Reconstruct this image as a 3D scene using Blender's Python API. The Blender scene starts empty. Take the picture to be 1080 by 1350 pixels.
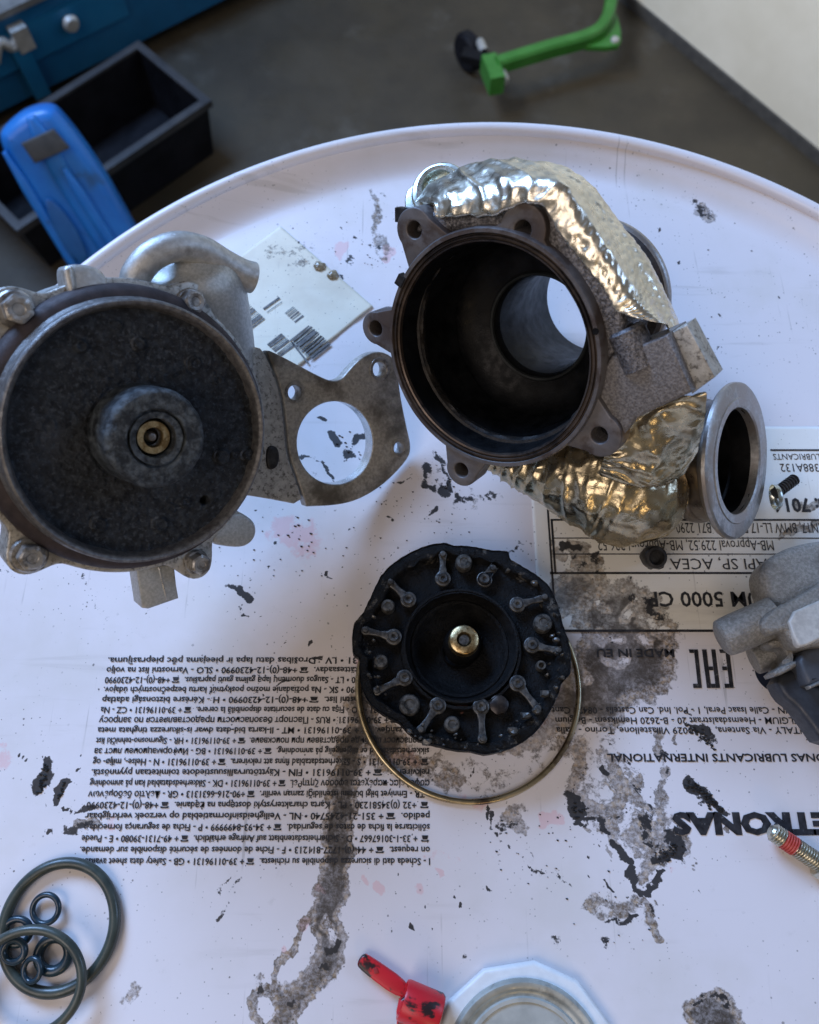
import bpy, bmesh, math, random
import numpy as np
from math import sin, cos, pi, radians, sqrt, atan2
from mathutils import Vector, noise

random.seed(7)
rng = np.random.default_rng(7)
sc = bpy.context.scene
col = sc.collection

# ------------------------------------------------------------------ camera
F, H, TILT = 1040.0, 0.34, radians(21.5)          # focal length in pixels of the 1080x1350 photo, metres above the lid
CT, ST = cos(TILT), sin(TILT)
CAM = np.array([0, 0, H]); CR = np.array([1., 0, 0]); CU = np.array([0, CT, ST]); CB = np.array([0, -ST, CT])
cd = bpy.data.cameras.new('camera'); cam = bpy.data.objects.new('camera', cd); col.objects.link(cam)
cam.location = CAM; cam.rotation_euler = (TILT, 0, 0)
cd.lens = 26.0; cd.sensor_fit = 'VERTICAL'; cd.sensor_height = 26.0 * 1350 / F; cd.sensor_width = 26.0 * 1080 / F
cd.clip_start = 0.01; cd.clip_end = 50
cd.dof.use_dof = True; cd.dof.focus_distance = 0.318; cd.dof.aperture_fstop = 11.5
sc.camera = cam

# ------------------------------------------------------------------ light (a workshop indoors: windows, lamps and an added fill for the wall)
w = bpy.data.worlds.new('World'); sc.world = w; w.use_nodes = True
bg = w.node_tree.nodes['Background']; bg.inputs[0].default_value = (0.80, 0.74, 0.70, 1); bg.inputs[1].default_value = 0.14
def area(name, loc, target, sx, sy, power, color):
    ld = bpy.data.lights.new(name, 'AREA'); ld.shape = 'RECTANGLE'; ld.size = sx; ld.size_y = sy
    ld.energy = power; ld.color = color
    o = bpy.data.objects.new(name, ld); col.objects.link(o); o.location = loc
    o.rotation_euler = (Vector(target) - Vector(loc)).to_track_quat('-Z', 'Y').to_euler()
    return o
area('window_light', (-1.00, 1.42, 1.12), (0.05, 0.1, 0), 1.0, 0.7, 60, (0.34, 0.56, 1.0))
area('doorway_light', (1.55, 0.40, 0.80), (0.0, 0.1, 0), 0.7, 0.8, 9, (0.40, 0.60, 1.0))
area('interior_light', (-1.0, -0.9, 1.7), (0.1, 0.2, 0), 1.5, 1.1, 15.5, (1.0, 0.85, 0.76))
area('added_wall_fill', (-0.7, 0.9, 0.7), (0.8, 1.5, -0.6), 0.4, 0.3, 3.0, (1.0, 0.95, 0.84)).data.spread = radians(75)  # added narrow fill with no known source, only brightens the wall
area('warm_lamp_light', (0.25, -1.3, 0.7), (0.1, 0.15, 0), 0.35, 0.25, 1.6, (1.0, 0.70, 0.38))

sc.view_settings.view_transform = 'Standard'; sc.view_settings.look = 'None'
sc.view_settings.exposure = 0.0; sc.view_settings.gamma = 1.0
sc.cycles.max_bounces = 8

# ------------------------------------------------------------------ geometry helpers
def nz(v):
    v = np.asarray(v, float); return v / np.linalg.norm(v)
def ray(px, py): return (px - 540) / F * CR - (py - 675) / F * CU - CB
def P(px, py, z=0.0):
    v = ray(px, py); return CAM + v * ((z - H) / v[2])
def PP(px, py, p, n):
    v = ray(px, py); return CAM + v * (np.dot(np.asarray(p) - CAM, n) / np.dot(v, n))
def proj(wp):
    d = np.asarray(wp) - CAM; z = -(d @ CB)
    return 540 + F * (d @ CR) / z, 675 - F * (d @ CU) / z
def frame(n, hint=(1, 0, 0)):
    n = nz(n); h = np.asarray(hint, float); e1 = nz(h - n * np.dot(h, n)); e2 = np.cross(n, e1)
    return e1, e2, n

class MB:
    def __init__(s): s.v = []; s.f = []; s.n = 0
    def add(s, v, f):
        v = np.asarray(v, float); s.v.append(v); s.f += [tuple(int(i) + s.n for i in q) for q in f]; s.n += len(v); return s
    def grid(s, g, closed_u=False, closed_v=False):      # g[i][j] -> point
        g = np.asarray(g, float); a, b = g.shape[:2]; f = []
        for i in range(a if closed_u else a - 1):
            i2 = (i + 1) % a
            for j in range(b if closed_v else b - 1):
                j2 = (j + 1) % b
                f.append((i * b + j, i2 * b + j, i2 * b + j2, i * b + j2))
        return s.add(g.reshape(-1, 3), f)
    def lathe(s, prof, C, n, seg=64, rmod=None, hint=(1, 0, 0), a0=0.0):
        e1, e2, n = frame(n, hint); g = []
        for k in range(seg):
            t = a0 + 2 * pi * k / seg; d = cos(t) * e1 + sin(t) * e2; row = []
            for r, h in prof:
                if rmod: r, h = rmod(t, r, h)
                row.append(np.asarray(C) + d * r + n * h)
            g.append(row)
        return s.grid(g, closed_u=True)
    def tube(s, pts, rad, seg=16, cap=True, closed=False, squash=None):
        pts = [np.asarray(p, float) for p in pts]; m = len(pts)
        if not hasattr(rad, '__len__'): rad = [rad] * m
        tang = []
        for i in range(m):
            a = pts[(i - 1) % m] if (closed or i > 0) else pts[i]; b = pts[(i + 1) % m] if (closed or i < m - 1) else pts[i]
            tang.append(nz(b - a))
        u = nz(np.cross(tang[0], [0.13, 0.2, 1.0])); g = []
        for i in range(m):
            u = nz(u - tang[i] * np.dot(u, tang[i])); vv = np.cross(tang[i], u)
            g.append([pts[i] + rad[i] * (cos(2 * pi * k / seg) * u + sin(2 * pi * k / seg) * vv) for k in range(seg)])
        s.grid(g, closed_u=closed, closed_v=True)
        if cap and not closed:
            base = s.n - m * seg
            s.f.append(tuple(base + k for k in range(seg))[::-1]); s.f.append(tuple(base + (m - 1) * seg + k for k in range(seg)))
        return s
    def box(s, c, ax, half):
        e = [np.asarray(a, float) * h for a, h in zip(ax, half)]; c = np.asarray(c, float)
        v = [c + i * e[0] + j * e[1] + k * e[2] for i in (-1, 1) for j in (-1, 1) for k in (-1, 1)]
        return s.add(v, [(0, 1, 3, 2), (4, 6, 7, 5), (0, 4, 5, 1), (2, 3, 7, 6), (0, 2, 6, 4), (1, 5, 7, 3)])
    def mesh(s, name):
        me = bpy.data.meshes.new(name); me.from_pydata(np.concatenate(s.v).tolist(), [], s.f); me.update(); return me

def origin(o):
    p = np.zeros(3)
    while o is not None: p += np.array(o.location); o = o.parent
    return p
def finish(me, name, mat, parent=None, base=None, sharp=35, weld=True):
    """mesh with world coordinates -> object; the vertices are stored relative to the object's origin"""
    if weld:
        bm = bmesh.new(); bm.from_mesh(me); bmesh.ops.remove_doubles(bm, verts=bm.verts, dist=1e-6)
        bmesh.ops.recalc_face_normals(bm, faces=bm.faces); bm.to_mesh(me); bm.free()
    o = bpy.data.objects.new(name, me); col.objects.link(o)
    me.materials.append(mat)
    if parent is not None: o.parent = parent; off = origin(parent)
    else: off = np.array(base if base is not None else (0, 0, 0), float); o.location = off
    co = np.empty(len(me.vertices) * 3); me.vertices.foreach_get('co', co); co = co.reshape(-1, 3) - off
    me.vertices.foreach_set('co', co.ravel())
    me.polygons.foreach_set('use_smooth', [True] * len(me.polygons))
    if sharp: me.set_sharp_from_angle(angle=radians(sharp))
    me.update(); return o
def build(mb, name, mat, parent=None, base=None, sharp=35, weld=True):
    return finish(mb.mesh(name), name, mat, parent, base, sharp, weld)
def thing(name, label, cat, loc, group=None):
    o = bpy.data.objects.new(name, None); o.empty_display_size = .02; col.objects.link(o); o.location = loc
    return tag(o, label, cat, group)
def tag(o, label=None, cat=None, group=None, kind=None):
    if label: o['label'] = label
    if cat: o['category'] = cat
    if group: o['group'] = group
    if kind: o['kind'] = kind
    return o

def chaikin(pts, it=2, closed=True):
    pts = [np.asarray(p, float) for p in pts]
    for _ in range(it):
        q = []; m = len(pts)
        for i in range(m if closed else m - 1):
            a, b = pts[i], pts[(i + 1) % m]; q += [a * .75 + b * .25, a * .25 + b * .75]
        if not closed: q = [pts[0]] + q + [pts[-1]]
        pts = q
    return pts
def curve_mesh(loops, th, bevel=0.0, bres=2):
    """flat outlines (metres, local) with holes -> a bevelled slab from z=0 down to z=-th"""
    cu = bpy.data.curves.new('outline', 'CURVE'); cu.dimensions = '2D'; cu.fill_mode = 'BOTH'
    for lp in loops:
        sp = cu.splines.new('POLY'); sp.points.add(len(lp) - 1)
        for pt, q in zip(sp.points, lp): pt.co = (q[0] * 1000, q[1] * 1000, 0, 1)
        sp.use_cyclic_u = True
    cu.extrude = max(th / 2 - bevel, 1e-6) * 1000; cu.bevel_depth = bevel * 1000; cu.bevel_resolution = bres; cu.offset = -bevel * 1000
    o = bpy.data.objects.new('outline', cu); col.objects.link(o)
    bpy.context.view_layer.update()
    me = bpy.data.meshes.new_from_object(o.evaluated_get(bpy.context.evaluated_depsgraph_get()))
    bpy.data.objects.remove(o); bpy.data.curves.remove(cu)
    co = np.empty(len(me.vertices) * 3); me.vertices.foreach_get('co', co); co = co.reshape(-1, 3) / 1000; co[:, 2] -= th / 2
    return me, co
def prism(loops3, p0, n, th, name, mat, parent=None, bevel=0.0, base=None, bres=2, sharp=35):
    """outlines given as 3-D points near the plane (p0, n), extruded by th along -n"""
    e1, e2, n = frame(n); p0 = np.asarray(p0, float)
    loops = [[(np.dot(q - p0, e1), np.dot(q - p0, e2)) for q in lp] for lp in loops3]
    me, co = curve_mesh(loops, th, bevel, bres)
    wco = p0 + co[:, :1] * e1 + co[:, 1:2] * e2 + co[:, 2:] * n
    me.vertices.foreach_set('co', wco.ravel()); me.update()
    return finish(me, name, mat, parent, base, sharp)
def pxs(pts, p0, n): return [PP(x, y, p0, n) for x, y in pts]
def circle3(C, n, r, k=32):
    e1, e2, n = frame(n); return [np.asarray(C) + r * (cos(2 * pi * i / k) * e1 + sin(2 * pi * i / k) * e2) for i in range(k)]
def arc3(c, r, a0, a1, k, e1, e2): return [np.asarray(c) + r * (cos(a) * e1 + sin(a) * e2) for a in np.linspace(a0, a1, k)]
def fbm(p, s, o=4): return noise.fractal(Vector(p) * s, 0.9, 2.0, o)
def spline(pts, k):
    """Catmull-Rom through points, k samples"""
    p = np.array([np.atleast_1d(np.asarray(q, float)) for q in pts]); m = len(p); out = []
    for t in np.linspace(0, m - 1 - 1e-9, k):
        i = int(t); u = t - i; a, b, c_, d = p[max(i - 1, 0)], p[i], p[i + 1], p[min(i + 2, m - 1)]
        out.append(.5 * ((2 * b) + (-a + c_) * u + (2 * a - 5 * b + 4 * c_ - d) * u * u + (-a + 3 * b - 3 * c_ + d) * u ** 3))
    return np.array(out)

# ------------------------------------------------------------------ materials
class NT:
    def __init__(s, name):
        s.m = bpy.data.materials.new(name); s.m.use_nodes = True; s.t = s.m.node_tree; s.N = s.t.nodes; s.b = s.N['Principled BSDF']
        s.tc = s.N.new('ShaderNodeTexCoord')
    def lk(s, a, b): s.t.links.new(a, b)
    def set(s, sock, v):
        if hasattr(v, 'links'): s.lk(v, sock)
        else: sock.default_value = v
    def noise(s, scale, detail=4, rough=.6, dist=0.0, vec=None):
        n = s.N.new('ShaderNodeTexNoise'); n.inputs['Scale'].default_value = scale; n.inputs['Detail'].default_value = detail
        n.inputs['Roughness'].default_value = rough; n.inputs['Distortion'].default_value = dist
        s.lk(vec if vec is not None else s.tc.outputs['Object'], n.inputs['Vector']); return n.outputs['Fac']
    def voro(s, scale, out='Distance', feat='F1'):
        n = s.N.new('ShaderNodeTexVoronoi'); n.feature = feat; n.inputs['Scale'].default_value = scale
        s.lk(s.tc.outputs['Object'], n.inputs['Vector']); return n.outputs[out]
    def ramp(s, x, a, b, lo=0.0, hi=1.0):
        n = s.N.new('ShaderNodeMapRange'); n.interpolation_type = 'SMOOTHSTEP'
        s.set(n.inputs[0], x); n.inputs[1].default_value = a; n.inputs[2].default_value = b
        n.inputs[3].default_value = lo; n.inputs[4].default_value = hi; return n.outputs[0]
    def math(s, op, a, b=0.0):
        n = s.N.new('ShaderNodeMath'); n.operation = op; s.set(n.inputs[0], a); s.set(n.inputs[1], b); return n.outputs[0]
    def mix(s, f, a, b):
        n = s.N.new('ShaderNodeMix'); n.data_type = 'RGBA'; s.set(n.inputs[0], f)
        s.set(n.inputs[6], a if hasattr(a, 'links') else (*a, 1)); s.set(n.inputs[7], b if hasattr(b, 'links') else (*b, 1)); return n.outputs[2]
    def bump(s, h, strength=.5, dist=.001):
        n = s.N.new('ShaderNodeBump'); n.inputs['Strength'].default_value = strength; n.inputs['Distance'].default_value = dist
        s.lk(h, n.inputs['Height']); s.lk(n.outputs[0], s.b.inputs['Normal']); return n
    def out(s, color=None, rough=None, metal=None):
        if color is not None: s.set(s.b.inputs['Base Color'], color if hasattr(color, 'links') else (*color, 1))
        if rough is not None: s.set(s.b.inputs['Roughness'], rough)
        if metal is not None: s.set(s.b.inputs['Metallic'], metal)
        return s.m
def basic(name, c1, c2, scale, rough=(.4, .6), metal=0.0, bump=0.0, bscale=1000, bdist=.0004, c3=None, s3=90, th=(.45, .6)):
    t = NT(name); n1 = t.noise(scale, 6); f = t.ramp(n1, .35, .65); c = t.mix(f, c1, c2)
    if c3: c = t.mix(t.ramp(t.noise(s3, 5, .65), *th), c, c3)
    r = t.ramp(t.noise(scale * 2.3, 4), .3, .7, rough[0], rough[1])
    if bump: t.bump(t.noise(bscale, 4), bump, bdist)
    return t.out(c, r, metal)

M = {}
M['iron'] = basic('dark_cast_iron', (.045, .042, .043), (.085, .078, .078), 260, (.42, .62), .55, .6, 1500, .0003, (.07, .052, .045), 70)
M['iron_rough'] = basic('rough_cast_iron', (.07, .068, .072), (.25, .245, .255), 900, (.35, .55), .6, 1.0, 1100, .0005)
M['iron_face'] = basic('machined_iron_face', (.115, .109, .112), (.18, .17, .172), 120, (.40, .58), .35, .25, 2400, .0002, (.075, .058, .052), 60)
M['iron_side'] = basic('oxidised_iron_side', (.028, .022, .024), (.055, .042, .044), 150, (.55, .7), .3, .4, 1800, .0003)
M['rust_ring'] = basic('brown_tempered_ring', (.080, .060, .048), (.135, .105, .085), 90, (.30, .48), .7, .2, 2000, .0002, (.03, .026, .026), 45)
M['bore'] = basic('sooted_bore', (.0025, .003, .004), (.008, .0088, .0105), 110, (.35, .6), .2, .3, 1300, .0003)
M['bore_grey'] = basic('grey_bore', (.012, .0145, .016), (.024, .028, .030), 80, (.4, .55), .2, .15, 1800, .0002)
for _k in ('bore', 'bore_grey'): M[_k].node_tree.nodes['Principled BSDF'].inputs['Specular IOR Level'].default_value = .2
M['lip'] = basic('worn_steel_lip', (.105, .102, .102), (.20, .195, .19), 500, (.32, .5), .55, .5, 2200, .0003, (.085, .065, .058), 60, (.54, .7))
M['alu'] = basic('cast_aluminium', (.42, .42, .405), (.56, .56, .54), 420, (.34, .5), .6, .5, 2300, .0003, (.30, .29, .27), 110, (.56, .72))
M['alu_dirty'] = basic('oily_aluminium', (.38, .37, .34), (.52, .51, .47), 300, (.34, .5), .5, .5, 2000, .0003, (.13, .123, .11), 520, (.48, .68))
M['alu_grey'] = basic('grey_cast_aluminium', (.25, .243, .225), (.38, .37, .345), 900, (.34, .48), .5, 1.0, 1500, .0006, (.19, .18, .165), 80, (.50, .7))
M['alu_blasted'] = basic('blasted_aluminium', (.40, .41, .39), (.54, .545, .525), 900, (.34, .48), .6, .5, 3000, .0003, (.36, .33, .29), 60, (.55, .75))
M['gasket'] = basic('oily_gasket_plate', (.33, .325, .305), (.50, .49, .46), 700, (.32, .5), .35, .5, 1500, .0003, (.115, .108, .095), 42, (.44, .70))
M['bright'] = basic('machined_bright_metal', (.66, .66, .64), (.78, .78, .77), 200, (.22, .34), 1.0)
M['vband'] = basic('machined_steel_flange', (.34, .345, .35), (.48, .485, .49), 500, (.34, .5), .85, .35, 1800, .0002, (.38, .35, .33), 60)
M['vneck'] = basic('brown_steel_neck', (.16, .135, .11), (.25, .21, .17), 100, (.26, .4), .9, .15, 1500, .0002, (.08, .068, .06), 50)
M['steel'] = basic('bolt_steel', (.33, .325, .31), (.45, .44, .42), 500, (.3, .45), .6, .3, 1500, .0002, (.16, .15, .14), 160)
M['black_steel'] = basic('black_bolt_steel', (.02, .02, .022), (.05, .05, .052), 300, (.3, .45), .5)
M['zinc'] = basic('zinc_plated_steel', (.55, .60, .56), (.70, .73, .68), 160, (.22, .34), .95)
M['zinc_y'] = basic('yellowish_zinc_bolt', (.50, .48, .38), (.62, .60, .50), 300, (.26, .4), .95, .2, 1500, .0002, (.2, .18, .12), 200, (.55, .7))
M['threadlock'] = basic('red_thread_locker', (.50, .06, .045), (.62, .12, .09), 500, (.45, .6))
M['brass'] = basic('bronze_bush', (.55, .42, .22), (.68, .55, .32), 400, (.26, .4), .95, .2, 1500, .0002, (.3, .2, .09), 300)
M['ring_gold'] = basic('golden_spring_steel', (.42, .34, .20), (.58, .50, .34), 60, (.24, .38), .95, 0, 1, 0, (.15, .11, .08), 40, (.5, .65))
M['rubber'] = basic('green_black_rubber', (.030, .040, .034), (.055, .068, .056), 90, (.26, .42), 0, .15, 1500, .0001)
M['rubber_blue'] = basic('blue_black_rubber', (.012, .028, .042), (.025, .055, .075), 60, (.18, .3), 0)
M['black_plastic'] = basic('black_plastic', (.022, .025, .032), (.034, .038, .046), 200, (.38, .5), 0, .2, 2200, .0002)
M['grey_plastic'] = basic('grey_black_plastic', (.050, .056, .068), (.070, .077, .09), 120, (.36, .48), 0, .3, 2500, .0002)
M['floor'] = basic('worn_concrete_floor', (.038, .029, .017), (.056, .043, .025), 5, (.50, .7), 0, .3, 60, .002, (.075, .064, .047), 7, (.56, .74))
M['blue_paint'] = basic('blue_cabinet_paint', (.005, .085, .20), (.008, .11, .25), 8, (.35, .5), 0, .1, 200, .0005)
M['blue_paint_b'] = basic('blue_panel_paint', (.006, .11, .25), (.009, .135, .29), 8, (.35, .5), 0, .1, 200, .0005)
M['blue_plastic'] = basic('bright_blue_plastic', (.010, .14, .46), (.014, .18, .52), 14, (.30, .45), 0, .15, 120, .0008, (.02, .10, .25), 22, (.58, .75))
M['crate'] = basic('black_crate_plastic', (.006, .0062, .008), (.011, .011, .014), 20, (.4, .55), 0, .2, 200, .0005)
M['crate_rim'] = basic('dusty_crate_rim', (.026, .026, .028), (.044, .042, .042), 20, (.45, .6))
M['green'] = basic('green_paint', (.028, .16, .018), (.045, .20, .03), 18, (.32, .45), 0, .1, 300, .0004)
M['dkgrey'] = basic('dark_grey_pad', (.05, .048, .045), (.07, .066, .06), 60, (.6, .75))
M['wall'] = basic('cream_wall_paint', (.74, .68, .54), (.82, .76, .62), 4, (.5, .65), 0, .25, 35, .003, (.58, .50, .40), 3.2, (.60, .78))
M['crate'].node_tree.nodes['Principled BSDF'].inputs['Specular IOR Level'].default_value = .15
M['grey_metal'] = basic('grey_metal', (.30, .30, .29), (.42, .42, .40), 50, (.4, .5), .7)
M['nickel'] = basic('dull_pale_metal', (.45, .44, .40), (.58, .57, .53), 50, (.4, .5), .5)
M['ink'] = basic('black_ink', (.014, .014, .017), (.035, .035, .04), 300, (.3, .45), 0, 0, 1, 0, (.20, .195, .19), 420, (.60, .72))
M['ink_grey'] = basic('worn_barcode_ink', (.05, .05, .05), (.16, .155, .15), 500, (.5, .6))
M['red'] = None
M['bung_plate'] = basic('white_bung_paint', (.78, .80, .80), (.84, .86, .86), 200, (.30, .4), 0, .15, 500, .0003, (.6, .61, .60), 240, (.66, .76))
M['soot_pale'] = basic('paler_dry_soot', (.022, .025, .029), (.075, .083, .093), 500, (.5, .7), 0, 1.0, 900, .0008)
M['bung_ring'] = basic('bung_ring_metal', (.34, .36, .33), (.46, .48, .44), 120, (.34, .5), .35, .15, 900, .0002, (.18, .18, .16), 70, (.55, .7))
M['drum_body'] = basic('white_drum_paint', (.72, .72, .71), (.78, .78, .77), 30, (.3, .4))
M['pad_label'] = basic('etched_label_metal', (.52, .52, .50), (.66, .66, .63), 350, (.5, .62), .25, .4, 1500, .0002)
M['crumb'] = basic('carbon_crumb', (.012, .012, .013), (.030, .029, .028), 900, (.4, .7), 0, .6, 3000, .0003)
M['oil_drop'] = basic('brown_oil_drop', (.16, .12, .07), (.34, .29, .20), 300, (.1, .2))

def red_clip_mat():
    t = NT('red_plastic_with_grease'); f = t.ramp(t.math('ADD', t.noise(70, 4, .6, .4), t.math('MULTIPLY', t.noise(500, 4), .18)), .60, .66)
    c = t.mix(f, (.62, .018, .030), (.030, .016, .018)); return t.out(c, t.ramp(f, 0, 1, .35, .28), 0.0)
M['red'] = red_clip_mat()
def soot_mat():
    t = NT('dry_soot'); n1 = t.noise(330, 8, .7); n2 = t.noise(55, 4)
    c = t.mix(t.ramp(n1, .42, .68), (.008, .0105, .0145), (.040, .050, .062)); c = t.mix(t.ramp(n2, .5, .75), c, (.045, .052, .062))
    c = t.mix(t.math('MULTIPLY', t.ramp(t.noise(620, 6, .75), .52, .62), .8), c, (.072, .086, .104)); c = t.mix(t.ramp(t.noise(420, 5, .7), .40, .30), c, (.005, .006, .008))
    h = t.math('ADD', t.math('MULTIPLY', t.noise(900, 6, .75), 1.0), t.math('MULTIPLY', t.noise(220, 4), .9)); t.bump(h, 1.0, .0013)
    return t.out(c, t.ramp(n1, .3, .7, .42, .72), .1)
M['soot'] = soot_mat()
def hub_mat():
    t = NT('flaky_soot_on_hub'); n1 = t.noise(260, 8, .75, .4)
    c = t.mix(t.ramp(n1, .40, .66), (.018, .023, .029), (.125, .148, .165)); h = t.math('ADD', t.noise(700, 6, .75), t.math('MULTIPLY', t.noise(160, 5, .6), 1.4)); t.bump(h, 1.0, .0008)
    return t.out(c, t.ramp(n1, .3, .7, .28, .5), .35)
M['hub'] = hub_mat()
def nozzle_mat(name, worn):
    t = NT(name); n1 = t.noise(180, 7, .7); t.b.inputs['Specular IOR Level'].default_value = .22
    c = t.mix(t.ramp(n1, .45, .7), (.0022, .0024, .0030), (.0080, .0084, .0095)); c = t.mix(t.ramp(t.noise(140, 8, .78), *worn), c, (.12, .108, .09))
    t.bump(t.math('ADD', t.noise(900, 6, .7), t.math('MULTIPLY', t.noise(260, 4), .7)), 1.0, .0010); return t.out(c, t.ramp(n1, .3, .7, .36, .68), 0.0)
M['nozzle_lip'] = nozzle_mat('black_soot_with_worn_scale', (.55, .66))
M['nozzle'] = nozzle_mat('black_oily_soot', (.70, .76))
M['lever'] = basic('sooty_lever_steel', (.036, .036, .037), (.125, .122, .116), 380, (.28, .45), .55, .5, 1500, .0003, (.17, .165, .155), 260, (.55, .72))
M['pin'] = basic('worn_pin_steel', (.075, .073, .068), (.17, .165, .155), 420, (.3, .45), .6, .4, 1500, .0002, (.03, .03, .03), 300, (.5, .65))
def foil_mat(name, c1, c2, c3, r=(.16, .30), bs=.55):
    t = NT(name); n = t.noise(45, 5); c = t.mix(t.ramp(n, .38, .66), c1, c2); c = t.mix(t.ramp(t.noise(120, 5, .65), .58, .75), c, c3)
    t.bump(t.math('ADD', t.noise(330, 3, .5, .4), t.math('MULTIPLY', t.noise(1500, 3), .25)), bs, .0011)
    return t.out(c, t.ramp(t.noise(160, 4), .3, .7, *r), 1.0)
M['foil'] = foil_mat('pale_heat_shield_foil', (.83, .78, .66), (.76, .71, .58), (.52, .46, .35), (.25, .38), .22)
M['foil_gold'] = foil_mat('painted_reflection_foil', (.62, .52, .33), (.50, .43, .30), (.24, .18, .11), (.20, .33), .22)  # golden interreflection painted into the base colour, with noise blotches of heat tint

def stain_mat(name, paint, rough, wrinkle=0.0, grime=(.60, .57, .50), grime_amt=.35):
    """white paint or paper with the soot (red), oil film (green) and pink drips (blue) of the 'stain' attribute"""
    t = NT(name); a = t.N.new('ShaderNodeAttribute'); a.attribute_name = 'stain'
    sp = t.N.new('ShaderNodeSeparateColor'); t.lk(a.outputs['Color'], sp.inputs[0]); R_, G_, B_ = sp.outputs[0], sp.outputs[1], sp.outputs[2]
    fine = t.noise(700, 8, .72); mid = t.noise(170, 7, .68, .3); big = t.noise(16, 5)
    c = t.mix(t.math('MULTIPLY', t.ramp(big, .46, .72), grime_amt), paint, grime)
    c = t.mix(t.math('MULTIPLY', t.ramp(t.noise(90, 6, .7), .60, .74), .22), c, (.42, .40, .37))
    st = t.N.new('ShaderNodeMapping'); st.inputs['Scale'].default_value = (14, 160, 1); st.inputs['Rotation'].default_value = (0, 0, .9); t.lk(t.tc.outputs['Object'], st.inputs['Vector'])
    c = t.mix(t.math('MULTIPLY', t.math('MULTIPLY', t.ramp(t.noise(1.0, 5, .6, .3, st.outputs[0]), .56, .72), t.ramp(t.noise(9, 3), .42, .62)), .30), c, (.40, .375, .34))
    st2 = t.N.new('ShaderNodeMapping'); st2.inputs['Scale'].default_value = (420, 11, 1); st2.inputs['Rotation'].default_value = (0, 0, .35); t.lk(t.tc.outputs['Object'], st2.inputs['Vector'])
    c = t.mix(t.math('MULTIPLY', t.math('MULTIPLY', t.ramp(t.noise(1.0, 2, .5, .0, st2.outputs[0]), .66, .72), t.ramp(t.noise(22, 3), .50, .62)), .45), c, (.28, .265, .245))
    # pink drips
    pk = t.ramp(t.math('ADD', B_, t.math('MULTIPLY', t.math('SUBTRACT', mid, .5), 1.1)), .42, .60); c = t.mix(t.math('MULTIPLY', pk, .42), c, (.78, .38, .38))
    # oil film with a cell-like broken texture and darker blotches
    g1 = t.math('ADD', G_, t.math('MULTIPLY', t.math('SUBTRACT', mid, .5), .95)); film = t.ramp(g1, .41, .55)
    vd = t.voro(330, 'Distance'); holes = t.ramp(t.math('ADD', vd, t.math('MULTIPLY', fine, .55)), .42, .86)
    fc = t.mix(holes, (.37, .26, .145), (.12, .080, .042))
    fc = t.mix(t.ramp(t.noise(300, 6, .7), .54, .66), fc, (.045, .042, .04)); fc = t.mix(t.ramp(t.voro(420), .30, .16), fc, (.05, .045, .04))
    fc = t.mix(t.ramp(t.noise(48, 4), .56, .72), fc, (.10, .085, .066)); fc = t.mix(t.math('MULTIPLY', t.ramp(G_, .86, 1.0), t.ramp(t.noise(120, 6, .7), .30, .60, .55, .97)), fc, (.046, .036, .026))
    c = t.mix(t.math('MULTIPLY', film, t.math('MULTIPLY', t.ramp(t.noise(620, 7, .78), .36, .60, .42, .97), t.ramp(t.noise(26, 4, .6, .5), .35, .58, .70, 1.0))), c, fc)
    c = t.mix(t.math('MULTIPLY', t.math('MULTIPLY', t.ramp(G_, .78, 1.0), t.ramp(g1, .45, .75)), t.ramp(t.noise(75, 7, .72, .5), .32, .58, .25, .85)), c, (.050, .038, .028))
    edge = t.math('MULTIPLY', t.ramp(g1, .38, .47), t.ramp(g1, .60, .50)); c = t.mix(t.math('MULTIPLY', edge, t.ramp(fine, .44, .60, .0, .7)), c, (.06, .05, .04))
    # soot
    s1 = t.math('ADD', R_, t.math('ADD', t.math('MULTIPLY', t.math('SUBTRACT', t.noise(520, 8, .75), .5), 1.3), t.math('MULTIPLY', t.math('SUBTRACT', t.noise(130, 5, .65, .6), .5), 1.5))); soot = t.ramp(s1, .50, .62)
    c = t.mix(t.math('MULTIPLY', soot, .96), c, (.020, .020, .022))
    # scattered specks
    for scl, thr, pick in ((150, .10, .80), (320, .15, .76), (80, .055, .62), (560, .17, .70)):
        n = t.N.new('ShaderNodeTexVoronoi'); n.inputs['Scale'].default_value = scl; t.lk(t.tc.outputs['Object'], n.inputs['Vector'])
        cs = t.N.new('ShaderNodeSeparateColor'); t.lk(n.outputs['Color'], cs.inputs[0])
        d = t.math('ADD', n.outputs['Distance'], t.math('MULTIPLY', t.math('SUBTRACT', fine, .5), .22))
        k = t.math('MULTIPLY', t.ramp(d, thr, thr * .55), t.ramp(cs.outputs[0], pick, pick + .02))
        k = t.math('MULTIPLY', k, t.ramp(t.noise(24, 4), .40, .62)); c = t.mix(t.math('MULTIPLY', k, .85), c, (.07, .065, .06))
    h = t.math('ADD', t.math('ADD', t.math('MULTIPLY', t.noise(30, 3), .5), t.math('MULTIPLY', t.noise(9, 2), 1.6)), t.math('MULTIPLY', film, .05))
    t.bump(h, .05 if not wrinkle else wrinkle, .004)
    r = t.math('ADD', t.math('MULTIPLY', film, .10), t.ramp(t.noise(60, 4), .3, .7, rough[0], rough[1]))
    return t.out(c, r, 0.0)
M['lid'] = stain_mat('stained_white_drum_paint', (.77, .73, .74), (.28, .42))
M['sticker'] = stain_mat('stained_white_label', (.82, .81, .76), (.42, .55), 0.0, (.66, .62, .50))
M['paper'] = stain_mat('stained_barcode_label', (.78, .74, .60), (.42, .55), .25, (.56, .50, .38), .6)

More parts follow.
